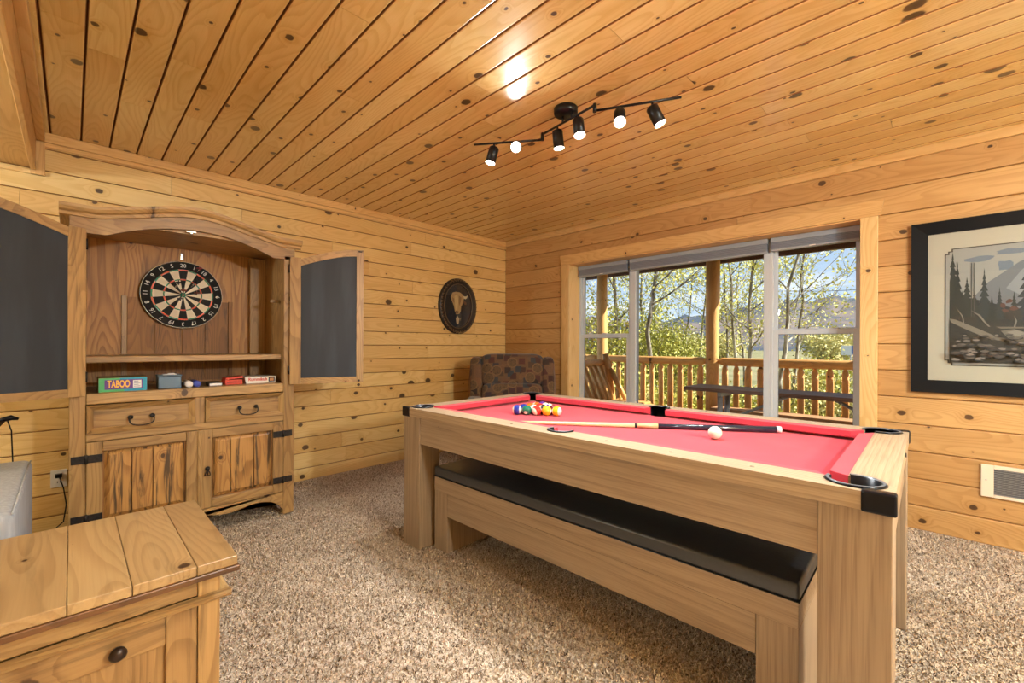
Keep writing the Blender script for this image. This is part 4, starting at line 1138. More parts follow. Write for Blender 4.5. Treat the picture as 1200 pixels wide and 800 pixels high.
# ================================================================== CHEST, SOFA, CORD
def chest():
    O = (-0.07, 1.60, 0.0)
    t = thing('pine_chest', 'rustic pine side chest with plank top in the near left corner', 'chest', O)
    X0, X1, Y0, Y1 = -0.45, 0.310, 1.316, 1.887; ZT_ = 0.600
    b = lambda: MB(O)
    xs = [X0, -0.30, -0.165, -0.005, 0.100, 0.222, X1]
    for i in range(6): b().box(xs[i] + 0.0006, xs[i + 1] - 0.0006, Y0, Y1, 0.576, ZT_, 0.002).build('top_board', M_top, t)
    dk = wood('chest_edge_dark', (118, 78, 44), (70, 44, 24), 'X', density=0.0, rough=0.35)
    dkY = wood('chest_edge_dark_y', (150, 104, 58), (92, 60, 32), 'Y', density=0.0, rough=0.35)
    b().box(X0, X1 + 0.004, Y0 - 0.004, Y0 + 0.022, 0.560, 0.5755, 0.003).build('edge_moulding', dk, t)
    b().box(X1 - 0.02, X1 + 0.004, Y0 + 0.0225, Y1, 0.560, 0.5755, 0.003).build('edge_moulding', dkY, t)
    bx0, bx1, by0, by1 = X0 + 0.03, 0.278, 1.352, 1.86
    for x0, x1 in ((bx1 - 0.048, bx1), (bx0, bx0 + 0.048)):
        b().box(x0, x1, by0, by0 + 0.045, 0.016, 0.5595, 0.003).build('post', M_hZ, t)
        b().box(x0, x1, by1 - 0.045, by1, 0.016, 0.5595, 0.003).build('post', M_hZ, t)
    for x0, x1 in ((bx1 - 0.03, bx1 - 0.008), (bx0 + 0.008, bx0 + 0.03)):
        b().box(x0, x1, by0 + 0.0455, by1 - 0.0455, 0.06, 0.5595).build('side_panel', M_hY, t)
    b().box(bx0 + 0.0485, bx1 - 0.0485, by0 + 0.003, by0 + 0.03, 0.5085, 0.5595, 0.002).build('frieze', M_hX, t)
    b().box(bx0 + 0.05, bx1 - 0.05, by1 - 0.03, by1 - 0.01, 0.06, 0.5595).build('back_panel', M_hX, t)
    m = b()
    prof = [(0.0, 0.0), (-0.018, 0.003), (-0.022, 0.010), (-0.014, 0.016), (0.0, 0.018)]
    m.prism([(by0 - 0.0005 + p[0], 0.490 + p[1]) for p in prof], 'x', bx0, bx1 + 0.022).build('waist_moulding', M_hX, t)
    m = b(); m.prism([(bx1 + 0.0005 - p[0], 0.490 + p[1]) for p in prof], 'y', by0, by1).build('waist_moulding', M_hY, t)
    # door with frame and sunk panel
    d = b().box(bx0 + 0.06, bx1 - 0.06, by0 + 0.014, by0 + 0.024, 0.06, 0.485).build('door', M_hZ, t)
    b().box(bx1 - 0.113, bx1 - 0.050, by0 - 0.001, by0 + 0.024, 0.05, 0.488, 0.003).build('stile', M_hZ, d)
    b().box(bx0 + 0.050, bx0 + 0.113, by0 - 0.001, by0 + 0.024, 0.05, 0.488, 0.003).build('stile', M_hZ, d)
    b().box(bx0 + 0.1135, bx1 - 0.1135, by0 - 0.001, by0 + 0.024, 0.416, 0.488, 0.003).build('door_rail', M_hX, d)
    b().box(bx0 + 0.1135, bx1 - 0.1135, by0 - 0.001, by0 + 0.024, 0.05, 0.115, 0.003).build('door_rail', M_hX, d)
    m = b(); m.lathe([(0.006, 0.0), (0.006, 0.010), (0.015, 0.014), (0.0165, 0.022), (0.011, 0.029), (0.0, 0.031)], (0.077, by0 - 0.001, 0.447), (0, -1, 0), 14); m.build('knob', plain('knob_dark', (54, 38, 28), 0.35, 0.4), d)
    b().box(bx0 + 0.045, bx1 - 0.045, by0 + 0.004, by0 + 0.03, 0.016, 0.048, 0.002).build('plinth', M_hX, t)
chest()

def sofa():
    O = (-0.85, 2.42, 0.0)
    t = thing('sofa', 'light grey fabric sofa with square arm behind the pine chest', 'sofa', O)
    b = lambda: MB(O)
    b().box(-0.345, -0.118, 1.98, 2.86, 0.06, 0.645, 0.03, 4).build('arm', M_sofa, t, True)
    b().box(-1.60, -1.375, 1.98, 2.86, 0.06, 0.645, 0.03, 4).build('arm', M_sofa, t, True)
    b().box(-1.374, -0.346, 2.0, 2.60, 0.06, 0.30, 0.02, 3).build('base', M_sofa, t, True)
    b().box(-1.374, -0.346, 2.605, 2.86, 0.06, 0.84, 0.05, 4).build('back', M_sofa, t, True)
    for x0, x1 in ((-1.372, -0.861), (-0.859, -0.348)):
        b().box(x0, x1, 1.99, 2.60, 0.302, 0.45, 0.045, 4).build('seat_cushion', M_sofa, t, True)
    for x in (-1.55, -0.17):
        for y in (2.03, 2.81): b().box(x - 0.03, x + 0.03, y - 0.03, y + 0.03, 0.012, 0.0598).build('foot', M_black, t)
    # seam piping along the visible arm
    ar = [c for c in t.children if c.name.startswith('arm')][0]
    b().tube([(-0.124, 2.0, 0.637), (-0.124, 2.84, 0.637)], 0.003, 6).build('piping', M_sofa, ar)
sofa()

def cord_and_lamp():
    O = (-0.05, YA - 0.001, 0.33)
    t = thing('wall_outlet', 'white duplex wall outlet low on the plank wall beside the hutch', 'outlet', O)
    MB(O).box(-0.086, -0.014, YA - 0.007, YA - 0.001, 0.276, 0.382, 0.002).build('cover_plate', M_white, t)
    for z in (0.350, 0.308):
        s_ = MB(O).box(-0.067, -0.033, YA - 0.009, YA - 0.0071, z - 0.015, z + 0.015, 0.003).build('socket', M_white, t)
        MB(O).box(-0.058, -0.055, YA - 0.0096, YA - 0.0091, z - 0.006, z + 0.006).box(-0.046, -0.043, YA - 0.0096, YA - 0.0091, z - 0.006, z + 0.006).build('slot', M_black, s_)
    O = (-0.05, YA - 0.02, 0.35)
    t = thing('power_cord', 'black power cord plugged into the outlet beside the hutch', 'cord', O)
    MB(O).box(-0.066, -0.036, YA - 0.036, YA - 0.0095, 0.338, 0.362, 0.003).build('plug', M_black, t)
    MB(O).tube([(-0.046, YA - 0.03, 0.338), (-0.030, YA - 0.03, 0.27), (-0.018, YA - 0.03, 0.17), (-0.03, YA - 0.04, 0.07), (-0.10, YA - 0.12, 0.025), (-0.40, YA - 0.3, 0.022)], 0.0035, 6).build('wire', M_black, t)
    # small reading lamp behind the sofa, only its head and cord peep into view
    O = (-0.42, 3.40, 0.0)
    t = thing('reading_lamp', 'dark brown gooseneck reading lamp behind the sofa arm', 'lamp', O)
    br = plain('bronze', (72, 52, 38), 0.45, 0.5)
    MB(O).lathe([(0.0, 0.016), (0.10, 0.016), (0.10, 0.03), (0.02, 0.045), (0.0, 0.045)], O, (0, 0, 1), 20).build('base', br, t)
    MB(O).tube([(-0.42, 3.40, 0.04), (-0.42, 3.40, 0.70), (-0.39, 3.40, 0.76), (-0.33, 3.40, 0.775)], 0.009, 8).build('neck', br, t)
    MB(O).lathe([(0.0, 0.0), (0.022, 0.004), (0.036, 0.05), (0.046, 0.10), (0.043, 0.10), (0.03, 0.05), (0.0, 0.012)], (-0.34, 3.40, 0.78), (0.8, 0.0, -0.62), 18).build('shade', br, t)
    MB(O).tube([(-0.28, 3.40, 0.752), (-0.215, 3.40, 0.770), (-0.19, 3.40, 0.760)], [0.010, 0.014, 0.006], 8).build('switch_knob', M_black, t)
    MB(O).tube([(-0.23, 3.40, 0.765), (-0.215, 3.41, 0.70), (-0.21, 3.42, 0.5), (-0.25, 3.45, 0.1), (-0.40, 3.50, 0.024)], 0.003, 6).build('wire', M_black, t)
cord_and_lamp()

# ================================================================== ARMCHAIR IN THE CORNER
def armchair():
    fwd = 4.22
    O = (fwd * math.cos(_th) + 0.003 * math.sin(_th), fwd * math.sin(_th) - 0.003 * math.cos(_th), 0.0)
    t = thing('armchair', 'brown patterned tapestry recliner in the far corner', 'armchair', O, R(YAW - 90))
    MB().box(-0.40, 0.40, -0.36, 0.36, 0.10, 0.34, 0.03, 3).build('base', M_tap, t, True)
    MB().puff((0, -0.10, 0.43), (0.60, 0.62, 0.20), 0.35, 28, 16).build('seat_cushion', M_tap, t)
    MB().puff((0, -0.43, 0.27), (0.60, 0.10, 0.34), 0.35, 28, 16).build('footrest', M_tap, t)
    # reclined back in two pillows
    lo = MB().puff((0, 0.22, 0.62), (0.615, 0.24, 0.30), 0.32, 32, 18).build('lower_back_cushion', M_tap, t)
    up = MB().puff((0.0, 0.28, 0.90), (0.640, 0.26, 0.325), 0.30, 32, 18).build('upper_back_cushion', M_tap, t)
    MB().box(-0.38, 0.38, 0.28, 0.42, 0.30, 0.98, 0.05, 4).build('back_frame', M_tap, t, True)
    for s_ in (-1, 1):
        MB().puff((s_ * 0.365, 0.27, 0.80), (0.13, 0.24, 0.46), 0.42, 24, 16).build('wing', M_tap, t)
        a = MB().puff((s_ * 0.37, -0.06, 0.42), (0.16, 0.72, 0.44), 0.35, 24, 16).build('arm', M_tap, t)
        MB().tube([(s_ * 0.437, 0.22, 0.50), (s_ * 0.4385, 0.23, 0.80), (s_ * 0.425, 0.25, 0.98), (s_ * 0.36, 0.27, 1.035)], 0.004, 6).build('welt', plain('welt_taupe', (140, 108, 100), 0.8), a)
    for x in (-0.35, 0.35):
        for y in (-0.32, 0.30): MB().lathe([(0.0, 0.014), (0.025, 0.014), (0.035, 0.10), (0.0, 0.10)], (x, y, 0), (0, 0, 1), 12).build('foot', plain('foot_wood', (128, 82, 40), 0.4), t)
armchair()

# ================================================================== PICTURES, HEATER
def oval_picture():
    cx, cz = 3.012, 1.580; y = YA - 0.002
    O = (cx, y, cz)
    t = thing('oval_portrait', 'oval dark carved frame with portrait of a horned cow', 'picture', O)
    A, B = 0.262, 0.307; a, b_ = 0.190, 0.240
    prof = [(0.0, 0.0), (0.004, 0.020), (0.25, 0.034), (0.5, 0.030), (0.72, 0.022), (0.86, 0.024), (1.0, 0.010), (1.0, 0.0)]
    m = MB(O); n_ = 64; rings = []
    for p, h in prof:
        ra, rb = A + (a - A) * p, B + (b_ - B) * p
        rings.append([m._v((cx + ra * math.cos(2 * math.pi * k / n_), y - h, cz + rb * math.sin(2 * math.pi * k / n_))) for k in range(n_)])
    for i in range(len(rings) - 1):
        for k in range(n_): 
            f = m.face([rings[i][k], rings[i][(k + 1) % n_], rings[i + 1][(k + 1) % n_], rings[i + 1][k]])
            if f: f.smooth = True
    m.build('frame', plain('frame_ebony', (40, 32, 26), 0.4, noise=0.3, nscale=40), t)
    gold = plain('frame_gilt_relief', (120, 98, 70), 0.4, 0.3)
    m = MB(O)
    for k in range(44):
        an = 2 * math.pi * k / 44; p = 0.36; ra, rb = A + (a - A) * p, B + (b_ - B) * p
        c = Vector((cx + ra * math.cos(an), y - 0.036, cz + rb * math.sin(an)))
        tg = Vector((-ra * math.sin(an), 0, rb * math.cos(an))).normalized(); nr = Vector((rb * math.cos(an), 0, ra * math.sin(an))).normalized()
        s_ = 1.35 if (abs(math.cos(an)) < 0.45) else 0.9
        m.tube([c - tg * 0.013 * s_ - nr * 0.010, c - tg * 0.004 + nr * 0.012 * s_, c + tg * 0.010 * s_ + nr * 0.004, c + tg * 0.012 * s_ - nr * 0.008], [0.003, 0.006, 0.006, 0.002], 5)
    m.build('carved_leaves', gold, t)
    m = MB(O)
    m.tube([(cx + (a + 0.004) * math.cos(R(k)), y - 0.023, cz + (b_ + 0.004) * math.sin(R(k))) for k in range(0, 361, 6)], 0.0035, 6, False)
    m.build('inner_bead', gold, t)
    # the print, flat shapes a fraction of a millimetre apart
    m = MB(O)
    lay = [0]
    def shape(pts, colr, nm):
        lay[0] += 1
        m.slot(plain(nm, colr, 0.35)); m.poly([(cx + px, y - 0.008 - 0.0002 * lay[0], cz + pz) for px, pz in pts])
    E = lambda ox, oz, rx, rz, n2=20, rot=0: [(ox + rx * math.cos(2 * math.pi * k / n2) * math.cos(rot) - rz * math.sin(2 * math.pi * k / n2) * math.sin(rot), oz + rx * math.cos(2 * math.pi * k / n2) * math.sin(rot) + rz * math.sin(2 * math.pi * k / n2) * math.cos(rot)) for k in range(n2)]
    shape(E(0, 0, a + 0.002, b_ + 0.002, 48), (46, 40, 38), 'print_umber')
    shape([(-0.15, -0.15), (-0.13, -0.06), (-0.06, -0.03), (0.03, -0.02), (0.11, -0.05), (0.165, -0.10), (0.13, -0.17), (0.05, -0.225), (-0.05, -0.228)], (30, 36, 48), 'print_coat')
    shape([(0.075, 0.10), (0.105, 0.085), (0.13, 0.10), (0.142, 0.135), (0.118, 0.118), (0.095, 0.115), (0.078, 0.122)], (222, 200, 160), 'print_horn')
    shape([(0.072, 0.07), (0.115, 0.055), (0.125, 0.03), (0.10, 0.02), (0.075, 0.045)], (128, 84, 52), 'print_ear')
    shape([(-0.085, 0.06), (-0.10, 0.10), (-0.075, 0.145), (-0.03, 0.160), (0.03, 0.155), (0.075, 0.130), (0.085, 0.085), (0.065, 0.03), (0.045, 0.0), (0.04, -0.05), (0.02, -0.085), (-0.025, -0.09), (-0.045, -0.05), (-0.055, 0.0)], (190, 150, 98), 'print_hide')
    shape([(-0.05, 0.11), (-0.01, 0.13), (0.005, 0.06), (-0.005, -0.02), (-0.03, -0.06), (-0.04, 0.0)], (214, 178, 124), 'print_face')
    shape([(0.012, 0.12), (0.05, 0.10), (0.035, 0.04), (0.018, 0.0), (0.01, 0.05)], (146, 106, 66), 'print_lock')
    shape([(-0.078, 0.10), (-0.05, 0.075), (-0.055, 0.03), (-0.075, 0.06)], (156, 118, 76), 'print_fringe')
    shape(E(-0.012, -0.066, 0.024, 0.016, 14), (120, 84, 60), 'print_muzzle')
    shape([(-0.03, -0.135), (-0.005, -0.105), (0.02, -0.14), (0.008, -0.20), (-0.018, -0.195)], (190, 164, 130), 'print_shirt')
    shape([(0.02, -0.14), (0.045, -0.12), (0.035, -0.165)], (150, 126, 98), 'print_lapel')
    m.build('print', None, t, fix=False)
    m = MB(O); m.prism(E(cx, cz, a + 0.003, b_ + 0.003, 48), 'y', y - 0.0145, y - 0.0135); m.build('glazing', M_glass, t)
oval_picture()

def landscape():
    y0, y1, z0, z1 = 0.139, -1.22, 0.872, 1.924; xf = XB - 0.026
    O = (XB - 0.002, (y0 + y1) / 2, z0)
    t = thing('framed_landscape', 'large black-framed mountain forest print on the window wall', 'picture', O)
    w_ = 0.077
    fm = plain('frame_black_satin', (15, 15, 17), 0.55, spec=0.15)
    for nm, pts in (('top', [(y0, z1), (y1, z1), (y1 + w_, z1 - w_), (y0 - w_, z1 - w_)]), ('bottom', [(y0, z0), (y1, z0), (y1 + w_, z0 + w_), (y0 - w_, z0 + w_)]),
                    ('left', [(y0, z0), (y0, z1), (y0 - w_, z1 - w_), (y0 - w_, z0 + w_)]), ('right', [(y1, z0), (y1, z1), (y1 + w_, z1 - w_), (y1 + w_, z0 + w_)])):
        m = MB(O)
        lo = [m._v((XB - 0.001, p[0], p[1])) for p in pts]; hi = [m._v((xf if k < 2 else xf + 0.010, p[0], p[1])) for k, p in enumerate(pts)]
        m.face(lo); m.face(hi[::-1])
        for k in range(4): m.face([lo[k], hi[k], hi[(k + 1) % 4], lo[(k + 1) % 4]])
        m.build('frame_side', fm, t)
    xm = XB - 0.010
    MB(O).box(xm, XB - 0.002, y1 + w_ - 0.004, y0 - w_ + 0.004, z0 + w_ - 0.004, z1 - w_ + 0.004).build('mat_board', plain('mat_ivory', (196, 184, 164), 0.8), t)
    # printed picture: stepped border then layered flat shapes; u to the right (towards -y), v up
    au0, au1, av0, av1 = 0.150, 1.21, 0.169, 0.877   # from the frame's lower left corner
    m = MB(O); lay = [0]
    def P(u, v): return (xm - 0.0004 - 0.00012 * lay[0], y0 - u, z0 + v)
    def shape(pts, colr, nm):
        lay[0] += 1; m.slot(plain('scene_' + nm, tuple(int(c * 0.82) for c in colr), 0.5)); m.poly([P(u, v) for u, v in pts])
    def stepped(i):
        s_ = 0.012 + i * 0.002
        a0, a1, b0, b1 = au0 + i * 0.006, au1 - i * 0.006, av0 + i * 0.006, av1 - i * 0.006
        c = 0.030
        return [(a0 + c, b0), (a1 - c, b0), (a1 - c, b0 + c / 2), (a1 - c / 2, b0 + c / 2), (a1 - c / 2, b0 + c), (a1, b0 + c), (a1, b1 - c), (a1 - c / 2, b1 - c), (a1 - c / 2, b1 - c / 2), (a1 - c, b1 - c / 2), (a1 - c, b1),
                (a0 + c, b1), (a0 + c, b1 - c / 2), (a0 + c / 2, b1 - c / 2), (a0 + c / 2, b1 - c), (a0, b1 - c), (a0, b0 + c), (a0 + c / 2, b0 + c), (a0 + c / 2, b0 + c / 2), (a0 + c, b0 + c / 2)]
    shape(stepped(0), (70, 58, 50), 'border'); shape(stepped(1), (196, 190, 180), 'sky')
    L, Rr, Bt, Tp = au0 + 0.022, au1 - 0.022, av0 + 0.02, av1 - 0.02
    rg = random.Random(21)
    def blob(u, v, ru, rv, colr, nm, n2=11, jit=0.25):
        pts = []
        for k in range(n2):
            a = 2 * math.pi * k / n2; q = 1 + rg.uniform(-jit, jit)
            pts.append((min(max(u + ru * q * math.cos(a), L), Rr), min(max(v + rv * q * math.sin(a), Bt), Tp)))
        shape(pts, colr, nm)
    for u, v, ru, rv in ((0.30, 0.80, 0.06, 0.018), (0.42, 0.83, 0.07, 0.015), (0.40, 0.75, 0.035, 0.03), (0.75, 0.82, 0.10, 0.02), (0.95, 0.78, 0.09, 0.025)): blob(u, v, ru, rv, (138, 150, 164), 'cloud')
    shape([(0.26, 0.56), (0.33, 0.66), (0.40, 0.72), (0.45, 0.765), (0.50, 0.79), (0.56, 0.72), (0.64, 0.70), (0.72, 0.76), (0.80, 0.70), (0.92, 0.64), (Rr, 0.60), (Rr, 0.42), (0.26, 0.42)], (142, 142, 146), 'mountain')
    shape([(0.40, 0.62), (0.46, 0.72), (0.50, 0.765), (0.53, 0.70), (0.50, 0.62), (0.45, 0.58)], (176, 176, 176), 'mountain_lit')
    shape([(L, 0.60), (0.24, 0.58), (0.34, 0.54), (0.44, 0.50), (0.60, 0.52), (0.80, 0.50), (Rr, 0.52), (Rr, Bt), (L, Bt)], (44, 48, 50), 'forest')
    def pine(u, base, top, wd, colr, nm):
        n2 = 9; left = []; right = []
        for k in range(n2):
            f_ = k / n2; v = top - (top - base) * f_; hw = wd * (0.06 + f_ * 0.94)
            left += [(max(u - hw, L), v - (top - base) / n2 * 0.95), (max(u - hw * 0.45, L), v - (top - base) / n2)]
            right += [(min(u + hw, Rr), v - (top - base) / n2 * 0.95), (min(u + hw * 0.45, Rr), v - (top - base) / n2)]
        shape([(u, top)] + right + left[::-1], colr, nm)
    pine(0.185, 0.44, 0.855, 0.075, (50, 58, 54), 'pine_near'); pine(0.245, 0.42, 0.70, 0.055, (46, 52, 52), 'pine_near')
    pine(0.315, 0.44, 0.745, 0.042, (52, 60, 62), 'pine_mid'); pine(0.275, 0.44, 0.62, 0.04, (44, 50, 50), 'pine_near'); pine(0.375, 0.44, 0.63, 0.030, (56, 64, 68), 'pine_mid')
    pine(0.485, 0.42, 0.845, 0.075, (44, 52, 60), 'pine_blue'); pine(0.56, 0.42, 0.70, 0.05, (50, 58, 66), 'pine_blue'); pine(0.65, 0.42, 0.80, 0.06, (46, 54, 60), 'pine_blue')
    for u in (0.74, 0.83, 0.92, 1.01, 1.10): pine(u, 0.42, rg.uniform(0.62, 0.8), 0.06, (48, 56, 60), 'pine_mid')
    pine(0.205, 0.42, 0.80, 0.05, (40, 48, 46), 'pine_dark'); pine(0.225, 0.42, 0.62, 0.05, (38, 44, 44), 'pine_dark'); pine(0.345, 0.43, 0.58, 0.03, (40, 46, 48), 'pine_dark'); pine(0.43, 0.42, 0.60, 0.035, (42, 48, 54), 'pine_dark'); pine(0.52, 0.42, 0.66, 0.045, (38, 46, 54), 'pine_dark')
    for u in (0.262, 0.272): shape([(u, 0.44), (u + 0.004, 0.44), (u + 0.003, 0.78), (u, 0.78)], (92, 88, 84), 'snag')
    for u, v in ((0.39, 0.52), (0.41, 0.545), (0.40, 0.49), (0.43, 0.50), (0.60, 0.47), (0.50, 0.455)): blob(u, v, 0.014, 0.012, (112, 66, 54), 'red_bush', 9, 0.4)
    for k in range(14): blob(L + rg.random() * (Rr - L), 0.40 + rg.random() * 0.08, 0.03, 0.02, (58, 52, 46), 'brush', 8, 0.4)
    shape([(L, Bt), (Rr, Bt), (Rr, 0.38), (0.7, 0.40), (0.45, 0.42), (L, 0.44)], (52, 50, 48), 'scree')
    shape([(0.17, 0.455), (0.20, 0.445), (0.30, 0.385), (0.36, 0.345), (0.44, 0.315), (0.43, 0.305), (0.34, 0.328), (0.26, 0.375), (0.18, 0.43)], (150, 138, 122), 'log')
    shape([(0.36, 0.40), (0.50, 0.395), (0.51, 0.388), (0.38, 0.388)], (134, 122, 106), 'log_far')
    for pts in ([(0.26, 0.50), (0.30, 0.47), (0.32, 0.43), (0.34, 0.40), (0.332, 0.40), (0.31, 0.432), (0.292, 0.465)], [(0.43, 0.46), (0.435, 0.43), (0.428, 0.395), (0.434, 0.395), (0.442, 0.43)], [(0.20, 0.52), (0.225, 0.46), (0.23, 0.42), (0.235, 0.42), (0.23, 0.465)]):
        shape(pts, (152, 142, 128), 'branch')
    shape([(0.38, 0.375), (0.43, 0.385), (0.52, 0.345), (0.56, 0.315), (0.55, 0.275), (0.49, 0.28), (0.43, 0.30)], (140, 130, 114), 'boulder')
    shape([(0.40, 0.368), (0.44, 0.378), (0.52, 0.338), (0.50, 0.325), (0.44, 0.345)], (172, 162, 146), 'boulder_lit')
    for k in range(230):
        u = L + 0.02 + rg.random() * (Rr - L - 0.04); v = Bt + 0.012 + rg.random() ** 1.2 * 0.15; s_ = 0.35 + (0.20 - (v - Bt)) * 2.2
        g = rg.randint(88, 150)
        blob(u, v, 0.034 * s_ * rg.uniform(.6, 1.3), 0.014 * s_, (58, 55, 52), 'rock_shade'); blob(u, v + 0.004, 0.028 * s_ * rg.uniform(.6, 1.2), 0.010 * s_, (g // 8 * 8, g // 8 * 8 - 8, g // 8 * 8 - 18), 'rock_%d' % (g // 8))
    for k in range(10): blob(0.62 + rg.random() * 0.55, 0.20 + rg.random() * 0.08, 0.05, 0.006, (176, 176, 172), 'water')
    m.build('print', None, t, fix=False)
    MB(O).box(xm - 0.0125, xm - 0.0115, y1 + w_ + 0.0005, y0 - w_ - 0.0005, z0 + w_ + 0.0005, z1 - w_ - 0.0005).build('glazing', M_glass, t)
landscape()

def heater():
    y0, y1, z0, z1 = -0.165, -0.56, 0.283, 0.470
    O = (XB - 0.001, (y0 + y1) / 2, z0)
    t = thing('wall_heater', 'almond louvred wall heater low on the window wall', 'heater', O)
    m = MB(O); ga, gb, gz0, gz1 = -0.217, -0.508, 0.300, 0.449
    m.box(XB - 0.016, XB - 0.001, y0, ga, z0, z1, 0.004); m.box(XB - 0.016, XB - 0.001, gb, y1, z0, z1, 0.004)
    m.box(XB - 0.016, XB - 0.001, ga, gb, z0, gz0, 0.002); m.box(XB - 0.016, XB - 0.001, ga, gb, gz1, z1, 0.002)
    m.build('face_plate', M_plate, t)
    MB(O).box(XB - 0.003, XB - 0.001, ga, gb, gz0, gz1).build('dark_interior', plain('heater_inside', (44, 46, 54), 0.6), t)
    m = MB(O); n_ = 15
    for k in range(n_):
        z = gz0 + (k + 0.5) * (gz1 - gz0) / n_
        m.hexa([(XB - 0.015, ga, z - 0.002), (XB - 0.015, gb, z - 0.002), (XB - 0.006, gb, z + 0.001), (XB - 0.006, ga, z + 0.001), (XB - 0.015, ga, z + 0.0006), (XB - 0.015, gb, z + 0.0006), (XB - 0.006, gb, z + 0.0036), (XB - 0.006, ga, z + 0.0036)])
    m.build('louvres', plain('louvre_grey', (150, 146, 146), 0.4, 0.3), t)
    MB(O).lathe([(0.0, 0.0012), (0.004, 0.001), (0.004, 0.0)], (XB - 0.016, -0.186, 0.382), (-1, 0, 0), 10).build('screw', M_steel, t)
heater()

# ================================================================== BLINDS
def blind(y0, y1, zb, label):
    O = (XB + 0.16, (y0 + y1) / 2, zb)
    t = thing('roller_blind', label, 'blind', O, 0, 'grey blinds rolled up at the window head')
    x0, x1 = XB + 0.130, XB + 0.178
    MB(O).box(x0, x1, y0, y1, 1.972, 2.010, 0.004).build('head_rail', M_blindr, t)
    n_ = 5; z = 1.971; h = (1.971 - zb - 0.016) / n_
    f = None
    for k in range(n_):
        MB(O).box(x0 + 0.004, x1 - 0.004, y0 + 0.004, y1 - 0.004, z - h + 0.0006, z, 0.004).build('fabric_fold', M_blind, t); z -= h
    MB(O).box(x0 + 0.001, x1 - 0.001, y0 + 0.002, y1 - 0.002, zb, zb + 0.0155, 0.004).build('bottom_rail', M_blindr, t)
    MB(O).box((x0 - 0.006), x0 + 0.0005, (y0 + y1) / 2 - 0.02, (y0 + y1) / 2 + 0.02, zb + 0.004, zb + 0.012, 0.002).build('pull_tab', M_white, t)
blind(2.235, 2.835, 1.895, 'narrow grey blind raised above the left sash')
blind(0.990, 2.215, 1.895, 'wide grey blind raised above the middle pane')
blind(0.410, 0.970, 1.905, 'narrow grey blind raised above the right sash')

# ================================================================== TRACK LIGHT
def track():
    O = (1.842, 1.425, HC)
    t = thing('track_light', 'black six-spot track light on the plank ceiling', 'ceiling light', O)
    b = lambda: MB(O)
    z = 2.345
    b().lathe([(0.0, -0.030), (0.060, -0.030), (0.063, -0.026), (0.063, 0.0), (0.0, 0.0)], (1.842, 1.425, HC - 0.0005), (0, 0, 1), 28).build('canopy', M_blackm, t)
    pA, pB = Vector((1.868, 1.604, z)), Vector((1.822, 1.236, z))
    mid = (pA + pB) / 2
    for f_ in (0.42, 0.60):
        q = pA.lerp(pB, f_); b().tube([(q.x, q.y, z), (q.x, q.y, HC - 0.03)], 0.006, 8).build('canopy_stem', M_blackm, t)
    bars = [(Vector((1.664, 1.966, z - 0.012)), Vector((1.896, 1.640, z - 0.012))), (pA, pB), (Vector((1.848, 1.240, z - 0.012)), Vector((2.030, 0.882, z - 0.012)))]
    for a, c in bars: b().tube([a, c], 0.0062, 8).build('bar', M_blackm, t)
    for q in ((pA + bars[0][1]) / 2, (pB + bars[2][0]) / 2): b().tube([(q.x, q.y, z - 0.026), (q.x, q.y, z + 0.016)], 0.010, 10).build('swivel', M_blackm, t)
    camv = Vector((0, 0, CAM_H))
    heads = [((1.735, 1.868), (-0.24, 0.12, -1.0)), ((1.810, 1.762), None), ((1.853, 1.490), (0.10, -0.05, -1)), ((1.835, 1.340), (-0.12, -0.22, -1)), ((1.900, 1.136), (-0.60, -0.38, -0.95)), ((1.970, 1.000), (0.22, -0.42, -1))]
    for i, ((x, y), dv) in enumerate(heads):
        zb = z - 0.012 if i not in (2, 3) else z
        st = Vector((x, y, zb)); pv = st + Vector((0, 0, -0.032))
        d = Vector(dv).normalized() if dv else (camv - (pv + Vector((0, 0, -0.03)))).normalized()
        hd = b().tube([st, pv + d * 0.006], 0.0055, 8).build('spot_head', M_blackm, t)
        b().lathe([(0.0, -0.006), (0.025, -0.006), (0.029, 0.0), (0.029, 0.088), (0.0265, 0.088), (0.0265, 0.078), (0.0, 0.074)], pv, d, 22).build('lamp_can', M_blackm, hd)
        em = plain('led_lens', (255, 250, 240), 0.4, emit=(255, 250, 240), estr=8.0)
        b().lathe([(0.0, 0.0865), (0.022, 0.0865), (0.0262, 0.084), (0.0262, 0.079)], pv, d, 20).build('lens', em, hd)
        b().lathe([(0.0268, 0.080), (0.0290, 0.0885), (0.0275, 0.0905), (0.0265, 0.088)], pv, d, 22).build('lens_rim', plain('rim_frost', (240, 238, 232), 0.4, emit=(255, 246, 230), estr=3.0), hd)
        ld = bpy.data.lights.new('spot_lamp', 'SPOT'); lo = bpy.data.objects.new('spot_lamp', ld); C.objects.link(lo)
        ld.energy = SPOT_POWER; ld.spot_size = R(120); ld.spot_blend = 0.9; ld.shadow_soft_size = 0.026; ld.color = (0.92, 0.97, 1.0)
        lo.location = pv + d * 0.093; lo.rotation_euler = d.to_track_quat('-Z', 'Y').to_euler()
track()

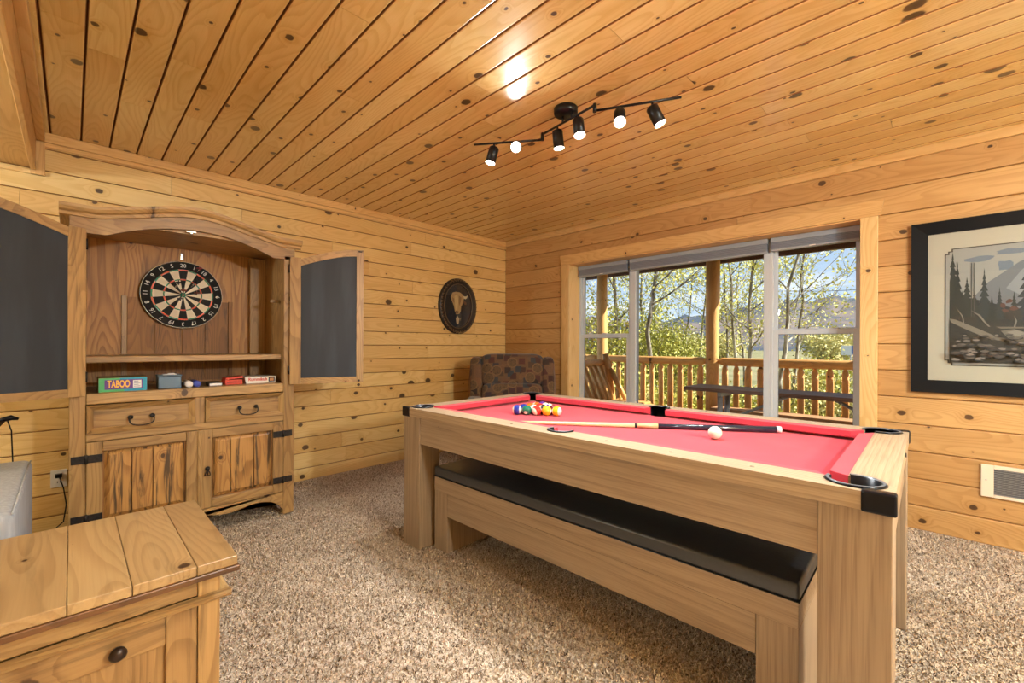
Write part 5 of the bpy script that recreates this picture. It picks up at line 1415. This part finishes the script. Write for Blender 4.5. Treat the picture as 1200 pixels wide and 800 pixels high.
# fill lamps added behind the camera, and the floor lamp by the sofa
def ceiling_fill(x, y, label):
    O = (x, y, HC)
    t = thing('ceiling_fill_lamp', label, 'ceiling light', O, 0, 'fill lamps added behind the camera')
    MB(O).lathe([(0.0, -0.028), (0.16, -0.028), (0.165, 0.0), (0.0, 0.0)], (x, y, HC - 0.0005), (0, 0, 1), 28).build('fill_lamp_base', M_white, t)
    ld = bpy.data.lights.new('ceiling_fill_light', 'AREA'); lo = bpy.data.objects.new('ceiling_fill_light', ld); C.objects.link(lo)
    ld.shape = 'DISK'; ld.size = 0.30; ld.energy = CEILING_FILL_POWER; ld.color = (0.83, 0.95, 1.0)
    lo.location = (x, y, HC - 0.034)
def floor_lamp(x, y, label, power):
    O = (x, y, 0)
    t = thing('floor_lamp', label, 'lamp', O)
    MB(O).lathe([(0.0, 0.004), (0.14, 0.004), (0.14, 0.02), (0.02, 0.035), (0.0, 0.035)], O, (0, 0, 1), 24).build('base', M_blackm, t)
    MB(O).tube([(x, y, 0.03), (x, y, 1.62)], 0.011, 10).build('pole', M_blackm, t)
    MB(O).lathe([(0.03, 1.62), (0.09, 1.65), (0.15, 1.72), (0.152, 1.725), (0.148, 1.725), (0.088, 1.655), (0.0, 1.63)], O, (0, 0, 1), 26).build('bowl_shade', M_white, t)
    ld = bpy.data.lights.new('torch_bulb', 'POINT'); lo = bpy.data.objects.new('torch_bulb', ld); C.objects.link(lo)
    ld.energy = power; ld.shadow_soft_size = 0.09; ld.color = (0.83, 0.95, 1.0)
    lo.location = (x, y, 1.82)
ceiling_fill(1.5, -1.3, 'white ceiling fill lamp added behind the camera')  # unseen lamp added as fill light
floor_lamp(1.15, -2.2, 'black torchere fill lamp added behind the camera', TORCH_FILL_POWER)  # unseen uplight added to brighten ceiling and walls
floor_lamp(-1.80, 2.35, 'black torchere floor lamp at the far end of the sofa', SIDE_POWER)

# ================================================================== OUTDOORS
ZD = -0.06
deck = thing('deck_floor', 'weathered wooden deck floor outside the window', 'deck', (5.2, 1.5, ZD - 0.05))
MB((5.2, 1.5, ZD - 0.05)).box(4.08, 6.35, -2.5, 6.0, ZD - 0.25, ZD - 0.045).build('joists', M_deck, deck)
x = 4.09
while x < 6.3:
    plank(deck, (x + 0.07, 1.75, ZD), 8.3, 0.138, 0.035, (0, 1, 0), (1, 0, 0), (0, 0, 1), M_deck, 0.004); x += 0.142
# posts
PX = 6.05
posts = [3.92, 2.19, 0.46, -1.27, 5.65]
labs = ['log porch post at the left behind the narrow sash', 'log porch post in the middle pane of the window', 'log porch post hidden behind the right window casing', 'log porch post beyond the framed print', 'log porch post beyond the room corner']
for y, lb in zip(posts, labs):
    rg = random.Random(int(y * 100)); m = MB((PX, y, ZD))
    zs = [ZD + 0.002, 0.4, 0.9, 1.4, 1.9, 2.36]
    m.tube([(PX + rg.uniform(-.006, .006), y + rg.uniform(-.006, .006), z) for z in zs], [0.084 + rg.uniform(-.004, .004) for _ in zs], 14)
    o = m.build('porch_post', M_logZ); o.location = (PX, y, ZD); tag(o, lb, 'post', 'log posts of the porch')
# railing
rl = thing('deck_railing', 'peeled log railing with pointed balusters round the deck', 'railing', (PX, 2.0, ZD)); ro = (PX, 2.0, ZD)
ps = sorted(posts)
for a, c in zip(ps, ps[1:]):
    y0, y1 = a + 0.088, c - 0.088
    MB(ro).tube([(PX, y0, 0.945), (PX, y0 + 0.05, 0.945), ((PX), (y0 + y1) / 2, 0.942), (PX, y1 - 0.05, 0.945), (PX, y1, 0.945)], [0.035, 0.052, 0.055, 0.052, 0.035], 12).build('top_rail', M_logY, rl)
    MB(ro).tube([(PX, y0, 0.10), (PX, y1, 0.10)], 0.045, 10).build('bottom_rail', M_logY, rl)
    n_ = 11; st = (y1 - y0) / n_
    for k in range(n_):
        y = y0 + (k + 0.5) * st; rg = random.Random(int(y * 1000))
        r0 = 0.037 + rg.uniform(-.004, .004)
        MB(ro).tube([(PX, y, 0.12), (PX, y + rg.uniform(-.004, .004), 0.5), (PX, y, 0.845), (PX, y, 0.895)], [r0, r0 * 1.03, r0, r0 * 0.5], 10).build('baluster', M_logZ, rl)
# porch roof
rf = thing('porch_roof', 'brown boarded porch roof edge above the window view', 'roof', (5.3, 1.6, 2.36)); fo = (5.3, 1.6, 2.36)
MB(fo).box(6.35, 6.40, -2.6, 6.2, 2.30, 2.47, 0.004).build('fascia', M_eave, rf)
MB(fo).box(4.07, 6.35, -2.6, 6.2, 2.44, 2.48).build('roof_deck', M_eave, rf)
MB(fo).box(5.97, 6.13, -2.6, 6.2, 2.362, 2.438, 0.006).build('post_beam', M_logY, rf)
x = 4.12
y = -2.4
while y < 6.0:
    MB(fo).box(4.08, 5.96, y, y + 0.05, 2.38, 2.439).build('rafter', M_eave, rf); y += 0.61

# picnic table
def picnic():
    O = (5.05, 0.9, ZD)
    t = thing('picnic_table', 'dark plank picnic table with grey metal legs on the deck', 'picnic table', O)
    b = lambda: MB(O)
    for k in range(3):
        x0 = 4.80 + k * 0.160
        b().box(x0, x0 + 0.152, -0.25, 2.05, 0.662, 0.700, 0.004).build('top_board', M_picnic, t)
    for xx in ((5.40, 5.55), (4.30, 4.45)):
        for k in range(1): b().box(xx[0], xx[1] + 0.08, -0.25, 1.98, 0.372, 0.412, 0.004).build('seat_board', M_seatw, t)
    for y in (1.70, 0.10):
        for x_ in (4.92, 5.14): b().tube([(x_, y, ZD + 0.004), (x_, y, 0.655)], 0.028, 10).build('leg', M_steel, t)
        b().box(4.36, 5.58, y - 0.02, y + 0.02, 0.33, 0.371).build('seat_arm', M_steel, t)
        b().box(4.82, 5.26, y - 0.045, y - 0.005, 0.615, 0.661, 0.003).build('top_bracket', M_steel, t)
        d = -1 if y > 1 else 1
        b().tube([(5.03, y + d * 0.02, 0.34), (5.03, y + d * 0.62, 0.655)], 0.015, 8).build('brace', M_steel, t)
picnic()

# log bench at the left
def log_bench():
    O = (4.95, 3.1, ZD)
    t = thing('log_bench', 'peeled log bench with reclined slatted back at the left of the deck', 'bench', O)
    b = lambda: MB(O)
    b().tube([(4.45, 3.47, 0.905), (4.55, 3.47, 0.905), (5.30, 3.47, 0.905), (5.345, 3.47, 0.905)], [0.035, 0.05, 0.05, 0.03], 12).build('back_rail', M_logX, t)
    b().tube([(4.45, 3.62, 0.985), (5.10, 3.62, 0.985), (5.14, 3.62, 0.985)], [0.04, 0.045, 0.026], 12).build('crest_rail', M_logX, t)
    b().tube([(4.45, 3.20, 0.34), (5.40, 3.20, 0.34)], 0.045, 10).build('seat_rail', M_logX, t)
    b().tube([(4.45, 2.72, 0.34), (5.40, 2.72, 0.34)], 0.045, 10).build('seat_rail', M_logX, t)
    for k in range(7):
        x_ = 4.52 + k * 0.125
        b().tube([(x_, 3.205, 0.36), (x_, 3.455, 0.87)], [0.026, 0.030], 8).build('back_slat', M_logZ, t)
    for k in range(6):
        y_ = 2.74 + k * 0.085; b().box(4.45, 5.40, y_, y_ + 0.07, 0.388, 0.412, 0.004).build('seat_slat', M_logX, t)
    for x_ in (4.50, 5.36):
        b().tube([(x_, 3.22, ZD + 0.02), (x_, 3.40, 0.95), (x_, 3.42, 1.03)], [0.05, 0.048, 0.04], 10).build('rear_leg', M_logZ, t)
        b().tube([(x_, 2.75, ZD + 0.02), (x_, 2.75, 0.385)], 0.046, 10).build('front_leg', M_logZ, t)
        b().tube([(x_, 3.07, 0.38), (x_, 3.34, 0.82)], 0.036, 8).build('brace', M_logZ, t)
log_bench()

# ground and hills
GZ = -0.55
def terrain():
    n = 70; xs = [4.2 + (i / n) ** 2.2 * 420 for i in range(n + 1)]; ys = [-300 + 640 * j / n for j in range(n + 1)]
    vs = []; rg = random.Random(2)
    for xx in xs:
        for yy in ys:
            d = max(0, xx - 30)
            vs.append((xx, yy, GZ + (0.12 * math.sin(xx * 0.31 + yy * 0.17) + 0.1 * math.sin(yy * 0.4)) * min(1, max(0, (xx - 6) / 10)) - 0.004 * d))
    fs = [(i * (n + 1) + j, (i + 1) * (n + 1) + j, (i + 1) * (n + 1) + j + 1, i * (n + 1) + j + 1) for i in range(n) for j in range(n)]
    me = bpy.data.meshes.new('ground'); me.from_pydata(vs, [], fs); me.materials.append(M_ground); me.update()
    o = bpy.data.objects.new('ground', me); C.objects.link(o); struct(o, 'dry grass meadow beyond the deck')
    # hills: ridge heights given along bearing, at about 520 m
    ridge = [(-40, 30), (-20, 36), (0, 44), (4, 50), (8, 52), (12, 50), (16, 46), (20, 40), (24, 34), (27, 30), (30, 32), (34, 36), (40, 34), (50, 36), (60, 40), (75, 44), (95, 40)]
    def rz(a):
        for (a0, h0), (a1, h1) in zip(ridge, ridge[1:]):
            if a0 <= a <= a1: return h0 + (h1 - h0) * (a - a0) / (a1 - a0)
        return 35
    vs = []; na, nr = 180, 14
    for i in range(na + 1):
        a = -40 + 135 * i / na
        for k in range(nr + 1):
            f_ = k / nr; d = 260 + 300 * f_
            h = -3 + (rz(a) + 3 + 2.2 * math.sin(a * 1.7) + 1.4 * math.sin(a * 4.1 + 1)) * (f_ ** 1.25) + 2.0 * math.sin(a * 2.3 + f_ * 9) * f_ * (1 - f_) * 3
            vs.append((d * math.cos(R(a)), d * math.sin(R(a)), h))
    fs = [(i * (nr + 1) + k, (i + 1) * (nr + 1) + k, (i + 1) * (nr + 1) + k + 1, i * (nr + 1) + k + 1) for i in range(na) for k in range(nr)]
    me = bpy.data.meshes.new('hills'); me.from_pydata(vs, [], fs); me.materials.append(M_hill); me.update()
    for p in me.polygons: p.use_smooth = True
    o = bpy.data.objects.new('hills', me); C.objects.link(o); struct(o, 'distant blue-brown wooded hills')
terrain()

def leaf_mesh(name, pts, size, mat, parent, seed, flat=0.0):
    rng = np.random.default_rng(seed); P = np.array(pts, dtype=np.float64); n = len(P)
    a = rng.normal(size=(n, 3)); a /= np.linalg.norm(a, axis=1)[:, None]
    c = rng.normal(size=(n, 3)); c -= (c * a).sum(1)[:, None] * a; c /= np.linalg.norm(c, axis=1)[:, None]
    s = size * rng.uniform(0.6, 1.3, n)[:, None]
    V = np.stack([P - a * s, P + c * s * 0.62, P + a * s, P - c * s * 0.62], 1).astype(np.float32)
    me = bpy.data.meshes.new(name)
    me.vertices.add(n * 4); me.vertices.foreach_set('co', V.reshape(-1))
    me.loops.add(n * 4); me.loops.foreach_set('vertex_index', np.arange(n * 4, dtype=np.int32))
    me.polygons.add(n); me.polygons.foreach_set('loop_start', np.arange(n, dtype=np.int32) * 4)
    me.update(calc_edges=True)
    at = me.attributes.new('tone', 'FLOAT', 'POINT'); at.data.foreach_set('value', np.repeat(rng.uniform(0, 1, n).astype(np.float32), 4))
    me.materials.append(mat)
    o = bpy.data.objects.new(name, me); C.objects.link(o); o.parent = parent; o['kind'] = 'stuff'
    return o

def pix_dir(px):
    u = (px - 600) / 510.0
    return Vector((math.cos(_th) + u * math.sin(_th), math.sin(_th) - u * math.cos(_th), 0))
def tree(bearing_px, dist, lean, height, r0, label, seed, leaves=2200, mat=None, lsize=0.030, first=0.3, side=None, nb=11):
    d = pix_dir(bearing_px) * dist
    rg = random.Random(seed)
    t = thing('aspen_tree', label, 'tree', (d.x, d.y, GZ - 0.1), 0, 'young aspen trees beyond the railing')
    m = MB(); tr_pts = []; n_ = 9
    right = Vector((math.sin(_th), -math.cos(_th), 0))
    for k in range(n_ + 1):
        f_ = k / n_
        off = right * (lean * f_ * height + 0.10 * math.sin(f_ * 5 + seed)) + Vector((rg.uniform(-.05, .05), rg.uniform(-.05, .05), 0)) * (1 if k else 0)
        tr_pts.append(off + Vector((0, 0, f_ * height)))
    m.tube(tr_pts, [r0 * 0.72 * (1 - 0.82 * k / n_) for k in range(n_ + 1)], 8)
    m.build('trunk', M_bark, t)
    m = MB(); tips = []
    def at(f_):
        q = f_ * n_; i = min(int(q), n_ - 1); return tr_pts[i].lerp(tr_pts[i + 1], q - i)
    def grow(p, d_, L, r_, depth):
        pts = [p]; dd_ = d_.normalized(); q = p
        for k in range(4):
            dd_ = (dd_ + Vector((rg.uniform(-.22, .22), rg.uniform(-.22, .22), rg.uniform(-.05, .2)))).normalized()
            q = q + dd_ * L / 4; pts.append(q)
        m.tube(pts, [r_, r_ * .8, r_ * .6, r_ * .45, r_ * .25], 5, False)
        for k in range(1, 5): tips.append((pts[k - 1], pts[k], depth))
        if depth < 2:
            for k in range(3 if depth == 0 else 2):
                b0 = pts[rg.randint(1, 4)]
                nd = (dd_ + Vector((rg.uniform(-.9, .9), rg.uniform(-.9, .9), rg.uniform(-.2, .6)))).normalized()
                grow(b0, nd, L * rg.uniform(.4, .6), r_ * .5, depth + 1)
    for k in range(nb):
        f_ = first + (0.98 - first) * k / (nb - 1); p = at(f_)
        an = rg.uniform(0, 6.28) if side is None or rg.random() < 0.5 else math.atan2(right.y, right.x) + rg.uniform(-.6, .6)
        d_ = Vector((math.cos(an), math.sin(an), rg.uniform(0.35, 0.9)))
        grow(p, d_, height * rg.uniform(0.20, 0.34) * (1.15 - 0.6 * f_), r0 * 0.30 * (1.1 - 0.7 * f_), 0)
    m.build('branches', M_bark, t)
    lp = []
    for _ in range(int(leaves * 2.6)):
        a, b_, dp = tips[rg.randrange(len(tips))]
        p = a.lerp(b_, rg.random()); s_ = 0.16 if dp < 2 else 0.12
        lp.append((p.x + rg.gauss(0, s_), p.y + rg.gauss(0, s_), p.z + rg.gauss(0, s_)))
    leaf_mesh('foliage', lp, lsize, mat or M_leafY, t, seed)
    return t
tree(722, 9.0, -0.01, 6.2, 0.075, 'dark forked aspen seen through the left sash', 1, 1500)
tree(700, 10.5, 0.03, 5.6, 0.05, 'slim aspen beside the left porch post', 12, 1300)
tree(755, 11.0, 0.0, 6.4, 0.07, 'straight aspen at the left of the middle pane', 2, 1700)
tree(762, 8.6, 0.045, 6.2, 0.085, 'pale leaning aspen in the left half of the middle pane', 3, 1500, first=0.42)
tree(806, 13.0, 0.01, 6.4, 0.05, 'thin aspen left of the middle porch post', 4, 900)
tree(821, 12.0, 0.0, 6.0, 0.055, 'thin aspen close against the middle porch post', 5, 900)
tree(851, 10.5, -0.02, 5.4, 0.05, 'slender aspen just right of the middle porch post', 6, 800)
tree(857, 9.8, 0.0, 5.9, 0.065, 'straight aspen right of the middle porch post', 7, 900)
tree(871, 11.5, -0.015, 5.0, 0.05, 'thin pale aspen in the right half of the middle pane', 8, 700)
tree(880, 9.2, 0.025, 5.8, 0.07, 'forked aspen beside the right mullion', 9, 900)
tree(919, 8.0, 0.035, 5.2, 0.07, 'dark aspen with long right branch in the right sash', 10, 600, first=0.36, side=1)
tree(933, 8.6, 0.01, 4.8, 0.055, 'second aspen in the right sash', 11, 550, first=0.36, side=1)

def shrub(px, dist, w_, h_, n, mat, label, seed, lsize=0.032):
    n = int(n * 2.2)
    d = pix_dir(px) * dist; rg = random.Random(seed)
    t = thing('shrub', label, 'shrub', (d.x, d.y, GZ - 0.08), 0, 'shrubs beyond the railing')
    m = MB(); lp = []
    for k in range(26):
        an = rg.uniform(0, 6.28); rr_ = rg.random() ** 0.5
        tip = Vector((math.cos(an) * w_ / 2 * rr_, math.sin(an) * w_ / 2 * rr_, h_ * (1.05 - 0.45 * rr_ ** 2) * rg.uniform(.7, 1.05)))
        mid = tip * 0.5 + Vector((rg.uniform(-.1, .1), rg.uniform(-.1, .1), h_ * 0.08))
        m.tube([(0, 0, 0), mid, tip], [0.016, 0.010, 0.004], 5, False)
        for _ in range(n // 26):
            f_ = 0.15 + 0.9 * rg.random() ** 0.7; q = mid.lerp(tip, max(0, (f_ - .5) * 2)) if f_ > .5 else Vector().lerp(mid, f_ * 2)
            s_ = 0.10 * max(w_, h_) * 0.8
            lp.append((q.x + rg.gauss(0, s_), q.y + rg.gauss(0, s_), max(0.05, q.z + rg.gauss(0, s_ * .8))))
    m.build('stems', M_bark, t)
    leaf_mesh('foliage', lp, lsize, mat, t, seed)
shrub(745, 9.6, 1.8, 2.9, 3600, M_leafG, 'tall yellow-green shrub left in the middle pane', 31)
shrub(778, 10.5, 2.2, 2.4, 3600, M_leafG, 'broad yellow-green shrub below the pale leaning aspen', 32)
shrub(802, 12.0, 1.6, 1.4, 1600, M_leafD, 'lower dry shrub left of the middle porch post', 33)
shrub(705, 9.0, 1.4, 2.8, 2600, M_leafG, 'dense shrub behind the left porch post', 34)
shrub(727, 8.2, 1.2, 1.5, 1600, M_leafG, 'shrub behind the railing in the left sash', 35)
shrub(965, 9.0, 1.3, 1.65, 1900, M_leafG, 'bright shrub in the lower right sash', 36)
shrub(935, 8.6, 1.3, 1.2, 1200, M_leafD, 'dry shrub below the right sash aspens', 37)
shrub(990, 8.4, 1.2, 1.0, 1100, M_leafD, 'low shrub at the right end of the railing view', 38)
shrub(850, 8.4, 1.4, 0.95, 1200, M_leafD, 'low dry shrub behind the balusters near the middle post', 39)
shrub(880, 8.0, 1.3, 0.9, 1200, M_leafG, 'low green shrub behind the picnic table', 40)
shrub(780, 8.0, 1.5, 1.0, 1400, M_leafG, 'low shrub behind the balusters in the middle pane', 41)
shrub(910, 8.3, 1.2, 0.9, 1000, M_leafG, 'low shrub behind the right mullion', 42)
shrub(755, 7.8, 1.3, 1.0, 1300, M_leafD, 'low dry shrub behind the left balusters', 43)
shrub(815, 8.0, 1.3, 0.95, 1300, M_leafG, 'low green shrub left of the middle post balusters', 44)
shrub(1040, 8.5, 1.4, 1.2, 900, M_leafG, 'shrub beyond the right window casing', 45)
for px, dist, lb in ((845, 60, 'far round bush in the meadow right of the middle post'), (975, 45, 'far bush in the meadow behind the right sash'), (800, 55, 'far bush at the meadow edge left of the middle post')):
    shrub(px, dist, 7.0, 3.2, 2200, M_leafD, lb, px, 0.16)
# road sign
sg = thing('road_sign', 'small blue and white sign far off in the right sash', 'sign', tuple(pix_dir(997) * 34 + Vector((0, 0, GZ))))
MB().tube([(0, 0, -0.2), (0, 0, 1.6)], 0.04, 8).build('sign_post', M_steel, sg)
so = MB().box(-0.04, 0.0, -0.6, 0.6, 1.0, 1.75, 0.02).build('sign_board', M_white, sg)
MB().box(-0.05, -0.041, -0.6, -0.05, 1.1, 1.75).build('blue_panel', plain('sign_blue', (70, 120, 190), 0.5), so)
# overhead wire
ow = MB().tube([pix_dir(880) * 40 + Vector((0, 0, 6.2)), pix_dir(965) * 36 + Vector((0, 0, 5.7)), pix_dir(1080) * 34 + Vector((0, 0, 5.8))], 0.022, 5).build('overhead_wire', M_black)
tag(ow, 'thin overhead wire crossing the sky in the right sash', 'wire')
